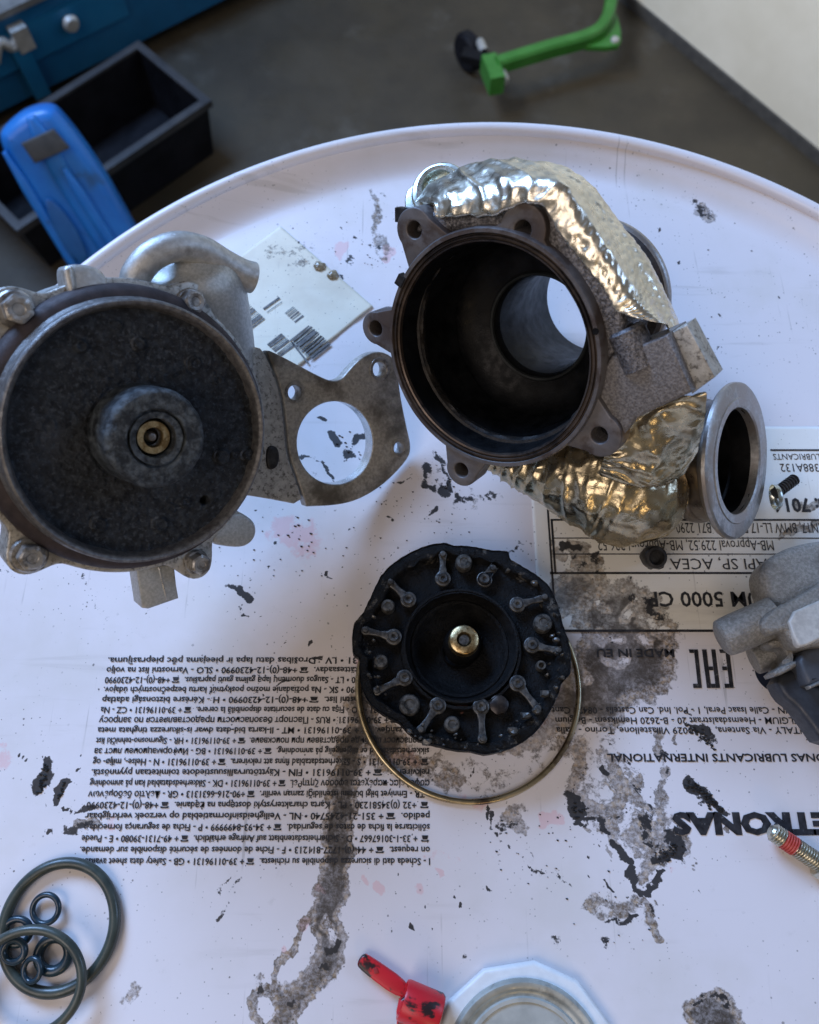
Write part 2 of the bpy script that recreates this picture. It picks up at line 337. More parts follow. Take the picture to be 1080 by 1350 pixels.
# ------------------------------------------------------------------ stains: strokes measured on the lid, (polyline, radius, strength)
SOOT = [([(62, 1008), (58, 1022), (52, 1042)], 7, 1), ([(88, 1026), (80, 1040), (77, 1054)], 4.5, 1), ([(84, 1066), (96, 1073), (110, 1070), (122, 1060)], 3, .9),
 ([(88, 1092), (104, 1094), (122, 1086)], 6, .75), ([(67, 1098), (70, 1097)], 4, 1), ([(60, 1061), (61, 1062)], 3, 1), ([(101, 1018), (102, 1018)], 3, .9), ([(22, 990), (32, 1003)], 2, .8),
 ([(908, 1030), (925, 1042), (950, 1070)], 6, 1.0), ([(438, 572), (450, 583)], 4, 1), ([(470, 585), (482, 574)], 4, .9), ([(455, 600), (462, 602)], 5, .8), ([(420, 610), (442, 634)], 1.8, 1), ([(396, 600), (412, 606)], 1.5, .9),
 ([(422, 555), (423, 555)], 2.5, 1), ([(812, 1112), (822, 1130), (836, 1158)], 5, .95), ([(836, 1160), (842, 1182)], 5, .9), ([(850, 1178), (876, 1150)], 4, .95),
 ([(756, 1062), (762, 1078), (756, 1050)], 8, .9), ([(760, 1040), (770, 1010)], 5, .55), ([(772, 1085), (790, 1082), (800, 1098)], 5, .8), ([(848, 1080), (856, 1105), (870, 1125)], 9, .62), ([(866, 1130), (892, 1128), (896, 1108)], 8, .85),
 ([(880, 1105), (894, 1095)], 7, .7), ([(785, 1228), (800, 1215), (830, 1206)], 3, .7), ([(800, 1160), (806, 1170)], 3, .9), ([(822, 1216), (838, 1210)], 3, .9), ([(793, 1240), (797, 1242)], 5, .7),
 ([(858, 1195), (862, 1206)], 4, .7), ([(560, 612), (566, 640), (590, 652)], 5, .72), ([(572, 600), (600, 650), (640, 662)], 3.5, .65), ([(600, 660), (640, 655), (660, 650)], 4, .6), ([(530, 640), (548, 626)], 2.5, .8), ([(565, 682), (570, 675)], 3, 1),
 ([(640, 1055), (650, 1090), (672, 1122), (712, 1150), (752, 1162)], 2.2, .62), ([(662, 1088), (680, 1090)], 6, .6), ([(690, 1120), (755, 1165)], 2.0, .5), ([(865, 958), (876, 1000), (878, 1060)], 4, .48), ([(800, 965), (838, 1020), (862, 1080)], 2.5, .5),
 ([(912, 955), (925, 968), (940, 985)], 7, .72), ([(945, 862), (960, 868)], 3, .5), ([(830, 792), (860, 788)], 6, .7), ([(850, 800), (875, 812)], 6, .9), ([(740, 723), (760, 718)], 5, .8), ([(753, 735), (770, 742)], 5, .6), ([(780, 735), (790, 745)], 5, .6),
 ([(920, 268), (922, 282)], 3, .8), ([(915, 266), (935, 290)], 6, .5), ([(344, 1300), (336, 1325), (345, 1350)], 4, .7), ([(385, 1325), (388, 1318)], 5, .8), ([(432, 1254), (440, 1250)], 5, .9), ([(440, 1230), (442, 1250)], 4, .8), ([(428, 1280), (434, 1272)], 4, .8),
 ([(912, 1322), (935, 1312), (965, 1322)], 4, .7), ([(500, 1010), (620, 1040)], 3, .35), ([(305, 775), (320, 785), (328, 790)], 4, .9), ([(280, 760), (300, 790), (330, 818)], 2, .45), ([(110, 760), (120, 790), (150, 815), (180, 830)], 4, .42), ([(5, 752), (25, 762)], 6, .45), ([(55, 880), (60, 885)], 2, .8),
 ([(480, 250), (492, 285)], 3, .35), ([(508, 255), (497, 290)], 4, .4), ([(480, 322), (500, 322)], 4, .6), ([(495, 345), (515, 335)], 4, .45), ([(335, 1150), (300, 1180), (290, 1215)], 3, .42), ([(290, 1170), (302, 1160)], 4, .6), ([(345, 1150), (346, 1155)], 4, .6), ([(645, 735), (700, 715)], 2, .6),
 ([(360, 905), (380, 900)], 2, .8), ([(410, 872), (428, 868)], 2.2, .9), ([(415, 862), (432, 880)], 4, .5), ([(610, 1270), (608, 1265)], 7, .5), ([(640, 1210), (648, 1214)], 4, .6), ([(728, 1240), (732, 1246)], 6, .6)]
OIL = [([(520, 985), (480, 960), (462, 985), (455, 1030), (447, 1080), (445, 1140), (440, 1170), (428, 1195), (433, 1230), (436, 1262)], 18, 1), ([(500, 890), (478, 930), (480, 965)], 20, .95), ([(436, 1250), (425, 1280), (395, 1310), (375, 1335), (360, 1360)], 17, .9),
 ([(340, 1345), (335, 1320), (350, 1302), (368, 1310), (372, 1335)], 7, .9), ([(412, 1195), (390, 1240), (360, 1290)], 5, .72), ([(500, 1000), (560, 1010), (600, 1030)], 20, .52),
 ([(757, 722), (770, 740), (785, 750)], 13, .82), ([(732, 732), (736, 735)], 9, .7), ([(765, 770), (750, 785), (730, 800)], 21, .92), ([(790, 765), (770, 800)], 14, .8), ([(790, 815), (765, 812)], 10, .75), ([(815, 822), (835, 845), (830, 875)], 50, 1.05), ([(805, 835), (800, 880), (790, 915)], 38, 1), ([(850, 870), (845, 880)], 38, 1),
 ([(770, 925), (745, 925), (800, 930)], 26, .95), ([(760, 900), (730, 940), (690, 970)], 25, .8), ([(850, 800), (868, 830)], 20, .9), ([(765, 985), (758, 1040), (780, 1075), (815, 1060), (842, 1035)], 8, .85), ([(800, 990), (822, 1040), (848, 1060)], 9, .62), ([(815, 1060), (805, 1085), (812, 1110)], 8, .7), ([(868, 965), (876, 1030), (868, 1085)], 7, .55),
 ([(850, 1095), (872, 1120), (892, 1112)], 20, .8), ([(845, 1075), (860, 1120), (850, 1160)], 10, .6), ([(780, 1190), (800, 1205), (830, 1195)], 14, .5), ([(850, 1190), (862, 1215), (866, 1240)], 6, .65), ([(494, 255), (497, 300)], 6, .55), ([(500, 315), (505, 330)], 13, .5), ([(400, 330), (405, 340)], 14, .42),
 ([(932, 1335), (950, 1340), (938, 1370)], 26, 1), ([(100, 1090), (128, 1084)], 7, .8), ([(62, 1010), (50, 1046)], 7, .6), ([(918, 272), (935, 290)], 10, .55), ([(640, 960), (680, 985), (720, 960)], 17, .62), ([(665, 1075), (690, 1095)], 9, .6), ([(730, 720), (735, 700)], 6, .45), ([(165, 1320), (180, 1300)], 9, .5), ([(1035, 705), (1075, 690)], 6, .75), ([(1050, 668), (1085, 660)], 5, .7), ([(690, 1060), (650, 1085)], 8, .4),
 ([(360, 335), (385, 335), (390, 355)], 15, .40), ([(790, 690), (820, 770)], 9, .3), ([(300, 500), (420, 480)], 18, .30)]
PINK = [([(447, 327), (448, 327)], 8, 1), ([(508, 334), (509, 334)], 7, 1), ([(380, 700), (400, 712)], 26, .62), ([(475, 878), (490, 868)], 12, .55), ([(515, 990), (540, 1000)], 15, .6), ([(730, 920), (720, 950)], 14, .5), ([(405, 1212), (402, 1222)], 5, .9), ([(500, 1165), (503, 1170)], 6, .7), ([(482, 1155), (485, 1160)], 5, .7), ([(550, 1165), (552, 1172)], 6, .6), ([(582, 1150), (585, 1155)], 5, .7),
 ([(424, 1170), (424, 1176)], 4, 1), ([(0, 1010), (10, 990)], 9, .55), ([(715, 1080), (735, 1082)], 8, .8), ([(610, 1050), (640, 1065)], 10, .5), ([(370, 1250), (378, 1255)], 4, .8), ([(145, 1082), (150, 1090)], 8, .55), ([(555, 1130), (640, 1130)], 8, .42), ([(880, 1150), (900, 1140)], 6, .4), ([(790, 842), (792, 842)], 7, .3)]
CLEAN = [([(789, 842), (791, 842)], 6.5), ([(800, 870), (828, 874)], 4), ([(838, 795), (828, 812)], 5), ([(843, 812), (848, 816)], 3), ([(842, 842), (852, 846)], 4), ([(770, 895), (772, 896)], 4), ([(806, 840), (818, 840)], 3), ([(855, 822), (872, 828)], 7), ([(350, 1322), (352, 1335)], 10), ([(432, 1215), (438, 1235)], 4), ([(785, 795), (800, 805)], 4)]
OIL += [([(795, 1000), (830, 1070), (862, 1120)], 40, .43), ([(760, 1030), (800, 1090)], 22, .45), ([(455, 1010), (446, 1120), (432, 1220)], 25, .40), ([(540, 1000), (640, 1030), (700, 1000)], 30, .40), ([(870, 1060), (885, 1120)], 16, .46), ([(800, 1195), (850, 1205)], 24, .40), ([(700, 960), (760, 985)], 24, .48), ([(380, 1330), (350, 1300)], 26, .40), ([(570, 620), (620, 660)], 24, .36), ([(420, 620), (460, 580)], 22, .30)]
sr = np.random.default_rng(3)
for _ in range(46):
    a_ = np.array((835, 1085)) + sr.normal(0, 1, 2) * (38, 55); v_ = np.array((.35, 1.0)) * sr.uniform(4, 16) * sr.choice((1, -.6)) + sr.normal(0, 3, 2); (SOOT if sr.random() < .55 else OIL).append(([tuple(a_), tuple(a_ + v_)], sr.uniform(.9, 2.4), sr.uniform(.55, .9)))
for c_, s_, n_ in (((520, 760), (160, 60), 26), ((760, 780), (60, 60), 18), ((620, 1160), (130, 80), 22), ((420, 690), (60, 40), 14), ((940, 400), (70, 90), 14), ((480, 330), (60, 50), 14), ((200, 900), (140, 120), 12)):
    for _ in range(n_):
        a_ = np.array(c_) + sr.normal(0, 1, 2) * s_; v_ = sr.normal(0, 2.2, 2); SOOT.append(([tuple(a_), tuple(a_ + v_ + .3)], sr.uniform(.8, 2.0), sr.uniform(.7, 1.0)))
def stain_field(verts):
    """verts (world) -> n x 4 colours"""
    v = np.asarray(verts); d = v - CAM; z = -(d @ CB); z = np.where(z < .05, .05, z)
    x = 540 + F * (d @ CR) / z; y = 675 - F * (d @ CU) / z
    out = np.zeros((len(v), 4)); out[:, 3] = 1
    x0, y0 = x.copy(), y.copy()
    x = x0 + 3.2 * np.sin(y0 / 9.1 + .7 * np.sin(x0 / 17)) + 2.0 * np.sin(y0 / 4.3 + x0 / 6.1) + 1.2 * np.sin(x0 / 2.6 - y0 / 3.1)
    y = y0 + 3.2 * np.sin(x0 / 8.3 + 1.1 + .8 * np.sin(y0 / 15)) + 2.0 * np.sin(x0 / 4.7 - y0 / 5.2) + 1.2 * np.sin(y0 / 2.4 + x0 / 3.4)
    def dist(line):
        best = np.full(len(v), 1e9)
        for (ax, ay), (bx, by) in zip(line[:-1], line[1:]):
            ux, uy = bx - ax, by - ay; L = ux * ux + uy * uy
            t = np.clip(((x - ax) * ux + (y - ay) * uy) / L, 0, 1); best = np.minimum(best, np.hypot(x - ax - t * ux, y - ay - t * uy))
        return best
    for ch, strokes in ((0, SOOT), (1, OIL), (2, PINK)):
        for line, r, s in strokes:
            q = np.clip((2.0 - dist(line) / r) / 1.5, 0, 1) if ch != 1 else np.clip((1.6 - dist(line) / r) / 1.0, 0, 1); out[:, ch] = np.maximum(out[:, ch], np.minimum(q * s, 1.0))
    for line, r in CLEAN:
        q = np.clip(1.9 - dist(line) / r, 0, 1) * .52; out[:, 1] *= 1 - q; out[:, 0] *= 1 - q
    return out
def paint_stains(o):
    me = o.data; co = np.empty(len(me.vertices) * 3); me.vertices.foreach_get('co', co); co = co.reshape(-1, 3) + origin(o)
    at = me.color_attributes.new('stain', 'FLOAT_COLOR', 'POINT'); at.data.foreach_set('color', stain_field(co).ravel())

# ------------------------------------------------------------------ the room
FZ = -0.90
mb = MB(); mb.add([(-6, -6, FZ), (6, -6, FZ), (6, 8, FZ), (-6, 8, FZ)], [(0, 1, 2, 3)])
tag(build(mb, 'floor', M['floor']), kind='structure')
# cream wall, upper right
a, b = P(820, 0, FZ), P(1080, 215, FZ); dw = nz(b - a); nw = np.array([dw[1], -dw[0], 0]); nw = nw if nw[1] < 0 else -nw
mb = MB(); mid = (a + b) / 2 + dw * .6; mb.box(mid - nw * .06 + np.array([0, 0, .75]), (dw, nw, (0, 0, 1)), (2.4, .06, .75))
wall = build(mb, 'wall', M['wall'], base=(mid[0], mid[1], FZ)); tag(wall, 'cream painted wall with rust stains meeting the dark workshop floor', 'wall')
mb = MB(); mb.box(mid + nw * .003 + np.array([0, 0, .012]), (dw, nw, (0, 0, 1)), (2.4, .003, .012)); build(mb, 'base_seam', M['dkgrey'], wall)

# blue cabinet, upper left
a, b = P(295, 0, FZ + .03), P(185, 55, FZ + .03); dc = nz(b - a); nc = np.array([-dc[1], dc[0], 0]); nc = nc if nc[1] < 0 else -nc
top = PP(20, 12, a, nc)[2]
cab = thing('tool_cabinet', 'blue steel workshop cabinet with a round knob and a latch, behind the black crate', 'cabinet', (a[0], a[1], FZ))
up = np.array([0, 0, 1.])
mb = MB(); hh = (top - (FZ + .03)) / 2; cc = a + dc * .6 + up * hh - nc * .25; mb.box(cc, (dc, nc, up), (.8 + .02, .25, hh)); build(mb, 'body', M['blue_paint'], cab)
mb = MB(); mb.box(a + dc * .6 - nc * .26 + up * -.015, (dc, nc, up), (.8, .22, .015)); build(mb, 'plinth', M['crate'], cab)
mb = MB(); mb.box(cc + up * (hh + .006) , (dc, nc, up), (.83, .262, .006)); build(mb, 'worktop', M['grey_metal'], cab)
def cabp(px, py, off=0.0): return PP(px, py, a + nc * off, nc)
q0, q1, q2, q3 = cabp(168, 18, .006), cabp(0, 92, .006), cabp(0, 24, .006), cabp(160, -40, .006)
zlo = (cabp(168, 18)[2] + cabp(40, 76)[2]) / 2; zhi = top - .03
c0 = cabp(168, 18); x0 = np.dot(c0 - a, dc)
mb = MB(); mb.box(a + dc * (x0 + .5) + nc * .005 + up * ((zlo + zhi) / 2 - a[2]), (dc, nc, up), (.5, .005, (zhi - zlo) / 2)); build(mb, 'door', M['blue_paint_b'], cab)
kp = cabp(90, 27, .012); mb = MB(); mb.lathe([(0, .022), (.012, .020), (.017, .012), (.012, .004), (.009, -.004)], kp, nc, 24); build(mb, 'knob', M['nickel'], cab)
lp = cabp(18, 62, .016); mb = MB()
mb.tube(spline([lp + dc * .045 + up * -.01, lp + dc * .02 + up * .02, lp, lp - dc * .022 + up * .02, lp - dc * .03 + up * -.005], 20), .010, 10); mb.box(lp - dc * .022 + up * .01 , (dc, nc, up), (.016, .012, .022))
build(mb, 'latch', M['nickel'], cab)
l2 = cabp(38, 90, .012); mb = MB(); mb.box(l2, (dc, nc, up), (.016, .012, .06)); build(mb, 'latch_strap', M['blue_paint_b'], cab)

# shallow black crate
zr = -.77; A_, B_ = P(182, 57, zr), P(273, 132, zr); u1 = nz(B_ - A_); u1[2] = 0; u1 = nz(u1); u2 = np.array([-u1[1], u1[0], 0]); D_ = P(140, 215, zr)
if np.dot(u2, D_ - B_) < 0: u2 = -u2
wd = np.linalg.norm(B_ - A_); ln = .43
crate = thing('crate', 'open shallow black plastic crate on the floor below the blue cabinet', 'crate', ((A_ + B_) / 2 + u2 * ln / 2)[:2].tolist() + [FZ])
def crate_pt(s, t, z, inset=0.0): return A_ * [1, 1, 0] + u1 * (inset + s * (wd - 2 * inset)) + u2 * (inset + t * (ln - 2 * inset)) + up * z
mb = MB(); th = .006
for (s0, t0, s1, t1) in ((0, 0, 1, 0), (1, 0, 1, 1), (1, 1, 0, 1), (0, 1, 0, 0)):
    g = []
    for s_, t_ in ((s0, t0), (s1, t1)):
        g.append([crate_pt(s_, t_, zr - .004, .0), crate_pt(s_, t_, FZ + .002, .012), crate_pt(s_, t_, FZ + .008, .020), crate_pt(s_, t_, zr - .004, .008)])
    mb.grid(g)
mb.add([crate_pt(0, 0, FZ + .008, .02), crate_pt(1, 0, FZ + .008, .02), crate_pt(1, 1, FZ + .008, .02), crate_pt(0, 1, FZ + .008, .02)], [(0, 1, 2, 3)])
build(mb, 'tub', M['crate'], crate)
mb = MB()
for (s0, t0, s1, t1) in ((0, 0, 1, 0), (1, 0, 1, 1), (1, 1, 0, 1), (0, 1, 0, 0)):
    mb.grid([[crate_pt(s_, t_, zr - .014, -.006), crate_pt(s_, t_, zr, -.006), crate_pt(s_, t_, zr + .001, .002), crate_pt(s_, t_, zr, .010), crate_pt(s_, t_, zr - .006, .010)] for s_, t_ in ((s0, t0), (s1, t1))])
build(mb, 'rim', M['crate_rim'], crate)

# upright blue plastic case between crate and drum
q = [P(85, 345, -.70), P(175, 320, -.70), P(70, 145, -.52)]; ncase = nz(np.cross(q[1] - q[0], q[2] - q[0])); ncase = ncase if ncase[2] > 0 else -ncase
case = thing('plastic_case', 'bright blue ribbed plastic case with rounded top and dark grey pad, standing beside the drum', 'plastic case', (q[0][0], q[0][1], FZ))
out = [(-8, 185), (12, 163), (35, 147), (62, 142), (78, 149), (130, 218), (168, 285), (215, 370), (130, 425), (85, 345), (40, 262)]
prism([chaikin(pxs(out, q[0], ncase), 3)], q[0], ncase, .07, 'shell', M['blue_plastic'], case, .018, bres=4)
def strip(pl, name, off, th, mat, bev): prism([chaikin(pxs(pl, q[0] + ncase * off, ncase), 1)], q[0] + ncase * off, ncase, th, name, mat, case, bev)
strip([(28, 158), (50, 150), (110, 255), (170, 350), (150, 362), (85, 262)], 'rib', .008, .016, M['blue_plastic'], .006)
strip([(78, 225), (90, 219), (170, 345), (158, 352)], 'rib', .014, .016, M['blue_plastic'], .004)
strip([(0, 205), (10, 196), (120, 375), (110, 384)], 'rib', .007, .016, M['blue_plastic'], .004)
strip([(60, 255), (95, 290), (120, 345), (96, 345), (62, 285)], 'recess_panel', .0125, .006, basic('dark_blue_plastic', (.008, .08, .24), (.012, .11, .3), 14, (.4, .5)), .002)
prism([pxs([(28, 190), (70, 171), (92, 196), (46, 216)], q[0] + ncase * .019, ncase)], q[0] + ncase * .019, ncase, .014, 'pad', M['dkgrey'], case, .002)

# green wheeled leg on the floor
zg = FZ + .09
leg = thing('stand_leg', 'green painted steel leg of a wheeled workshop stand, bent with a gusset and caster', 'stand leg', (P(720, 70, zg)[0], P(720, 70, zg)[1], FZ))
pts = [P(x, y, zg) for x, y in ((812, -60), (806, 0), (797, 32), (775, 50), (720, 66), (655, 86))]
mb = MB(); path = spline(pts, 40); g = []
for i, p in enumerate(path):
    t_ = nz(path[min(i + 1, 39)] - path[max(i - 1, 0)]); sd = np.cross(up, t_); hw = .0128; g.append([p + sd * hw * a_ + up * .015 * b_ for a_, b_ in ((-1, -.8), (-1, .6), (-.7, 1), (.7, 1), (1, .6), (1, -.8), (.7, -1), (-.7, -1))])
mb.grid(g, closed_v=True); build(mb, 'tube', M['green'], leg, sharp=30)
prism([chaikin(pxs([(758, 60), (800, 30), (812, 8), (821, 50), (814, 62)], P(800, 40, zg - .005), up), 1)], P(800, 40, zg - .005), up, .012, 'gusset', M['green'], leg, .002)
mb = MB(); mb.lathe([(0, .004), (.007, .003), (.009, 0), (.009, -.004)], P(811, 52, zg - .003), up, 16); build(mb, 'bolt', M['nickel'], leg)
pe = P(650, 92, zg); de = nz(P(655, 108, zg) - P(640, 70, zg))
mb = MB(); mb.box(pe + (0, 0, -.01), (de, np.cross(up, de), up), (.034, .015, .020)); build(mb, 'axle_bracket', M['green'], leg)
for px_, py_ in ((635, 60), (664, 101)):
    mb = MB(); c_ = P(px_, py_, zg - .01); mb.lathe([(0, .016), (.007, .0145), (.009, .009), (.009, -.02)], c_, de if py_ > 80 else -de, 16); build(mb, 'end_cap', M['nickel'], leg)
mb = MB(); cw = P(618, 68, FZ + .04); ax = nz(np.array([.8, .55, 0])); mb.lathe([(.010, .014), (.034, .014), (.040, .008), (.040, -.008), (.034, -.014), (.010, -.014), (.010, .014)], cw, ax, 28); build(mb, 'caster_wheel', M['crate'], leg)
mb = MB(); mb.box(P(628, 76, FZ + .075), (nz([.9, -.3, 0]), nz([.3, .9, 0]), up), (.03, .014, .008)); build(mb, 'caster_fork', M['crate'], leg)

# ------------------------------------------------------------------ the drum: lid, rim, labels, print
DC = np.array([.0449, .0790, 0.]); RL = .258
drum = thing('oil_drum', 'white steel drum with oily stained lid carrying printed text and labels', 'drum', (DC[0], DC[1], FZ))
mb = MB(); nr, ns = 200, 900; rr = np.linspace(.001, RL, nr); tt = np.linspace(0, 2 * pi, ns, endpoint=False)
g = np.zeros((ns, nr, 3)); g[:, :, 0] = DC[0] + np.outer(np.cos(tt), rr); g[:, :, 1] = DC[1] + np.outer(np.sin(tt), rr)
mb.grid(g, closed_u=True); lid = build(mb, 'lid', M['lid'], drum, sharp=0, weld=False); paint_stains(lid)
mb = MB(); prof = [(RL - .0004, 0)] + [(RL + .0125 * t_, .0058 * t_ ** 2.0) for t_ in np.linspace(.1, 1, 9)] + [(.2758, .0092)]
prof += [(.2790 + .0036 * cos(a_), .0105 + .0036 * sin(a_)) for a_ in np.linspace(pi * .95, -pi * .5, 12)] + [(.2770, .0035), (.2765, -.01)]
mb.lathe(prof, DC, up, 360); rim = build(mb, 'rim', M['lid'], drum, sharp=60); paint_stains(rim)
mb = MB(); mb.lathe([(.2765, -.01), (.279, -.02), (.279, -.28), (.284, -.29), (.284, -.30), (.279, -.31), (.279, -.58), (.284, -.59), (.284, -.60), (.279, -.61), (.279, -.88), (.282, -.895)], DC, up, 160); build(mb, 'body', M['drum_body'], drum)

def sheet(corner, du, dv, lu, lv, name, mat, z0, wav=0.0, step=.0015):
    nu, nv = max(2, int(lu / step)), max(2, int(lv / step)); g = []
    for i in range(nu + 1):
        row = []
        for j in range(nv + 1):
            p = corner + du * lu * i / nu + dv * lv * j / nv; zz = z0
            if wav: 
                fold = np.clip((i / nu - .50) * 4, 0, 1); zz += wav * (.5 + .5 * fbm(p, 30)) + fold * .00045 * max(0, sin(j / nv * 26 + i / nu * 6 + 1.5 * fbm(p, 40))) * np.clip(1.2 - j / nv * 1.5, 0, 1)
            row.append(p * [1, 1, 0] + up * zz)
        g.append(row)
    m = MB(); m.grid(g)
    o = build(m, name, mat, drum, sharp=0, weld=False)
    paint_stains(o)
    so = o.modifiers.new('thickness', 'SOLIDIFY'); so.thickness = .00018; so.offset = -1
    return o
# big printed label at the right
s0 = P(695, 563); s1 = P(745, 832)
sheet(np.array([s0[0], P(540, 833)[1], 0]), np.array([1., 0, 0]), np.array([0, 1., 0]), .145, s0[1] - P(540, 833)[1], 'printed_label', M['sticker'], .0004)
# barcode label, turned about forty degrees
c0 = P(370, 299); uu = nz(P(492, 405) - c0); vv = np.array([-uu[1], uu[0], 0]); vv = vv if np.dot(vv, P(310, 340) - c0) > 0 else -vv
LU = np.linalg.norm(P(492, 405) - c0)
sheet(c0, uu, vv, LU, .092, 'barcode_label', M['paper'], .0004, .0002)

def ink_obj(polys, name, mat=None, z=.0007):
    m = MB()
    for pl in polys: m.add([np.array([q[0], q[1], z]) for q in pl], [tuple(range(len(pl)))])
    return build(m, name, mat or M['ink'], drum, sharp=0)
def barcode(u0, u1, v0, v1, n, name, along='v', z=.00105):
    """bars across a strip of the label; u0..u1 the strip's width, v0..v1 its run (fractions of LU)"""
    pl = []; p = v0
    r_ = random.Random(n)
    while p < v1:
        wb = r_.choice((.0004, .0004, .0008, .0012)); 
        q = [c0 + uu * a_ + vv * b_ for a_, b_ in ((p, u0), (p + wb, u0), (p + wb, u1), (p, u1))]
        if along == 'v': q = [c0 + uu * a_ + vv * b_ for a_, b_ in ((u0, p), (u1, p), (u1, p + wb), (u0, p + wb))]
        pl.append(q); p += wb + r_.choice((.0004, .0008, .0012, .0004))
    return ink_obj(pl, name, M['ink_grey'], z)
def lab(px, py): d = P(px, py) - c0; return np.dot(d, uu), np.dot(d, vv)

# ---- lettering
GAP = '\u2003\u2009'
def text_piece(body, bold=.0):
    cu = bpy.data.curves.new('lettering', 'FONT'); cu.body = body; cu.size = 1; cu.resolution_u = 2; cu.offset = bold
    o = bpy.data.objects.new('lettering', cu); col.objects.link(o); bpy.context.view_layer.update()
    me = bpy.data.meshes.new_from_object(o.evaluated_get(bpy.context.evaluated_depsgraph_get()))
    bpy.data.objects.remove(o); bpy.data.curves.remove(cu); return me
def letter(body, xr, xl, y, cap_px, name='printed_line', bold=.02, z=.0003, mat=None, parent=None, sx=None):
    """print a line upside-down: from photo x = xr leftwards to xl, baseline on photo row y (the letters' feet are uppermost in the frame)"""
    me = text_piece(body, bold); co = np.empty(len(me.vertices) * 3); me.vertices.foreach_get('co', co); co = co.reshape(-1, 3)
    a_, b_ = P(xr, y), P(xl if xl is not None else xr - 10, y); ex = nz(b_ - a_); ex[2] = 0; ex = nz(ex); ey = np.array([ex[1], -ex[0], 0]) ; ey = -ey if ey[1] > 0 else ey
    cap = abs(P(540, y)[1] - P(540, y + cap_px)[1]); s = cap / .72
    x0, x1 = (0.0 if body.startswith(GAP) else co[:, 0].min()), co[:, 0].max()
    if xl is not None: kx = np.linalg.norm(b_ - a_) / (x1 - x0)
    else: kx = s * (sx or .85)
    wco = a_ + np.outer((co[:, 0] - x0) * kx, ex) + np.outer(co[:, 1] * s, ey); wco[:, 2] = z
    me.vertices.foreach_set('co', wco.ravel()); me.update()
    o_ = finish(me, name, mat or M['ink'], parent or drum, sharp=0, weld=False)
    k_ = -1
    while True:                                             # the little telephone signs in the gaps left for them
        k_ = body.find(GAP, k_ + 1)
        if k_ < 0: break
        pm = text_piece(body[:k_] + '.', bold); c2 = np.empty(len(pm.vertices) * 3); pm.vertices.foreach_get('co', c2); bpy.data.meshes.remove(pm)
        xg = c2.reshape(-1, 3)[:, 0].max() if k_ else x0
        m_ = MB()
        for pol in ([(.12, 0), (.98, 0), (.84, .40), (.26, .40)], [(0, .46), (.10, .64), (1.0, .64), (1.1, .46), (.80, .46), (.78, .52), (.32, .52), (.30, .46)]):
            m_.add([a_ + ex * ((xg - x0 + .08 + u_ * .92) * kx) + ey * v_ * s + np.array([0, 0, z]) for u_, v_ in pol], [tuple(range(len(pol)))])
        build(m_, 'printed_phone_sign', mat or M['ink'], parent or drum, sharp=0)
    return o_
PH = GAP
LINES = ['I - Scheda dati di sicurezza disponibile su richiesta. % + 39-01196131 • GB - Safety data sheet available',
 'on request. % + 44-(0)-1727-811213 • F - Fiche de données de sécurité disponible sur demande.',
 '% + 33-1-30167667 • D - Sicherheitsdatenblatt auf Anfrage erhältlich. % + 49-7131-39080 • E - Puede',
 'solicitarse la ficha de datos de seguridad. % + 34-93-8499999 • P - Ficha de segurança fornecida a',
 'pedido. % + 351-21-4245740 • NL - Veiligheidsinformatieblad op verzoek verkrijgbaar',
 '% +32 (0)34581230 • PL - Karta charakterystyki dostępna na żądanie. % +48-(0)-12-4230990',
 '• TR - Emniyet bilgi bülteni istenildiği zaman verilir. % +90-216-6631313 • GR - Δελτίο δεδομένων',
 'ασφαλείας παρέχεται εφόσον ζητηθεί. % + 39-01196131 • DK - Sikkerhedsdatablad kan på anmodning',
 'rekvireres. % + 39-01196131 • FIN - Käyttöturvallisuustiedote toimitetaan pyynnöstä.',
 '% + 39-01196131 • S - Säkerhetsdatablad finns att rekvirera. % + 39-01196131 • N - Helse-, miljø- og',
 'sikkerhetsdatablad er tilgjengelig på anmodning. % + 39-01196131 • BG - Информационен лист за',
 'безопасност ще бъде представен при поискване. % + 39-01196131 • HR - Sigurnosno-tehnički list',
 'dan na zahtjev. % + 39-01196131 • MT - Il-karta bid-data dwar is-sikurezza tinghata meta',
 'mitluba. % + 39-01196131 • RUS - Паспорт безопасности предоставляется по запросу',
 '% + 39-01196131 • RO - Fişa cu date de securitate disponibilă la cerere. % + 39-01196131 • CZ - Na',
 'požádání bezpečnostní list. % +48-(0)-12-4230990 • H - Kérésre biztonsági adatlap',
 '% +48-(0)-12-4230990 • SK - Na požiadanie možno poskytnúť kartu bezpečnostných údajov.',
 '% +48-(0)-12-4230990 • LT - Saugos duomenų lapą galima gauti paprašius. % +48-(0)-12-4230990',
 '• EST - nõudmisel kättesaadav. % +48-(0)-12-4230990 • SLO - Varnostni list na voljo',
 '% + 39-01196131 • LV - Drošibas datu lapa ir pieejama pēc pieprasījuma.']
yb, yt = P(540, 1131.5)[1], P(540, 867)[1]
xl0, xl1 = P(104, 1131)[0], P(143, 867)[0]; xr0 = P(567, 1131)[0]
for k, s_ in enumerate(LINES):
    yw = yb + (yt - yb) * k / 19
    py_ = proj((0, yw, 0))[1]; xrp = proj((xr0, yw, 0))[0]; xlp = proj((xl0 + (xl1 - xl0) * k / 19, yw, 0))[0]
    letter(s_.replace('%', PH), xrp, xlp, py_, 9.3 if k < 10 else 8.6, bold=.017)
letter('PETRONAS', 1116, 885, 1073, 27, 'printed_brand_name', bold=.06)
letter('PETRONAS LUBRICANTS INTERNATIONAL', 1125, 800, 994, 10.5, bold=.022)
letter('Manufactured by:', None or 1130, None, 970, 9.5, bold=.02, sx=.78)
letter('PETRONAS LUBRICANTS ITALY - Via Santena, 1 - 10029 Villastellone, Torino - Italia', 1210, 733, 959, 9, bold=.012)
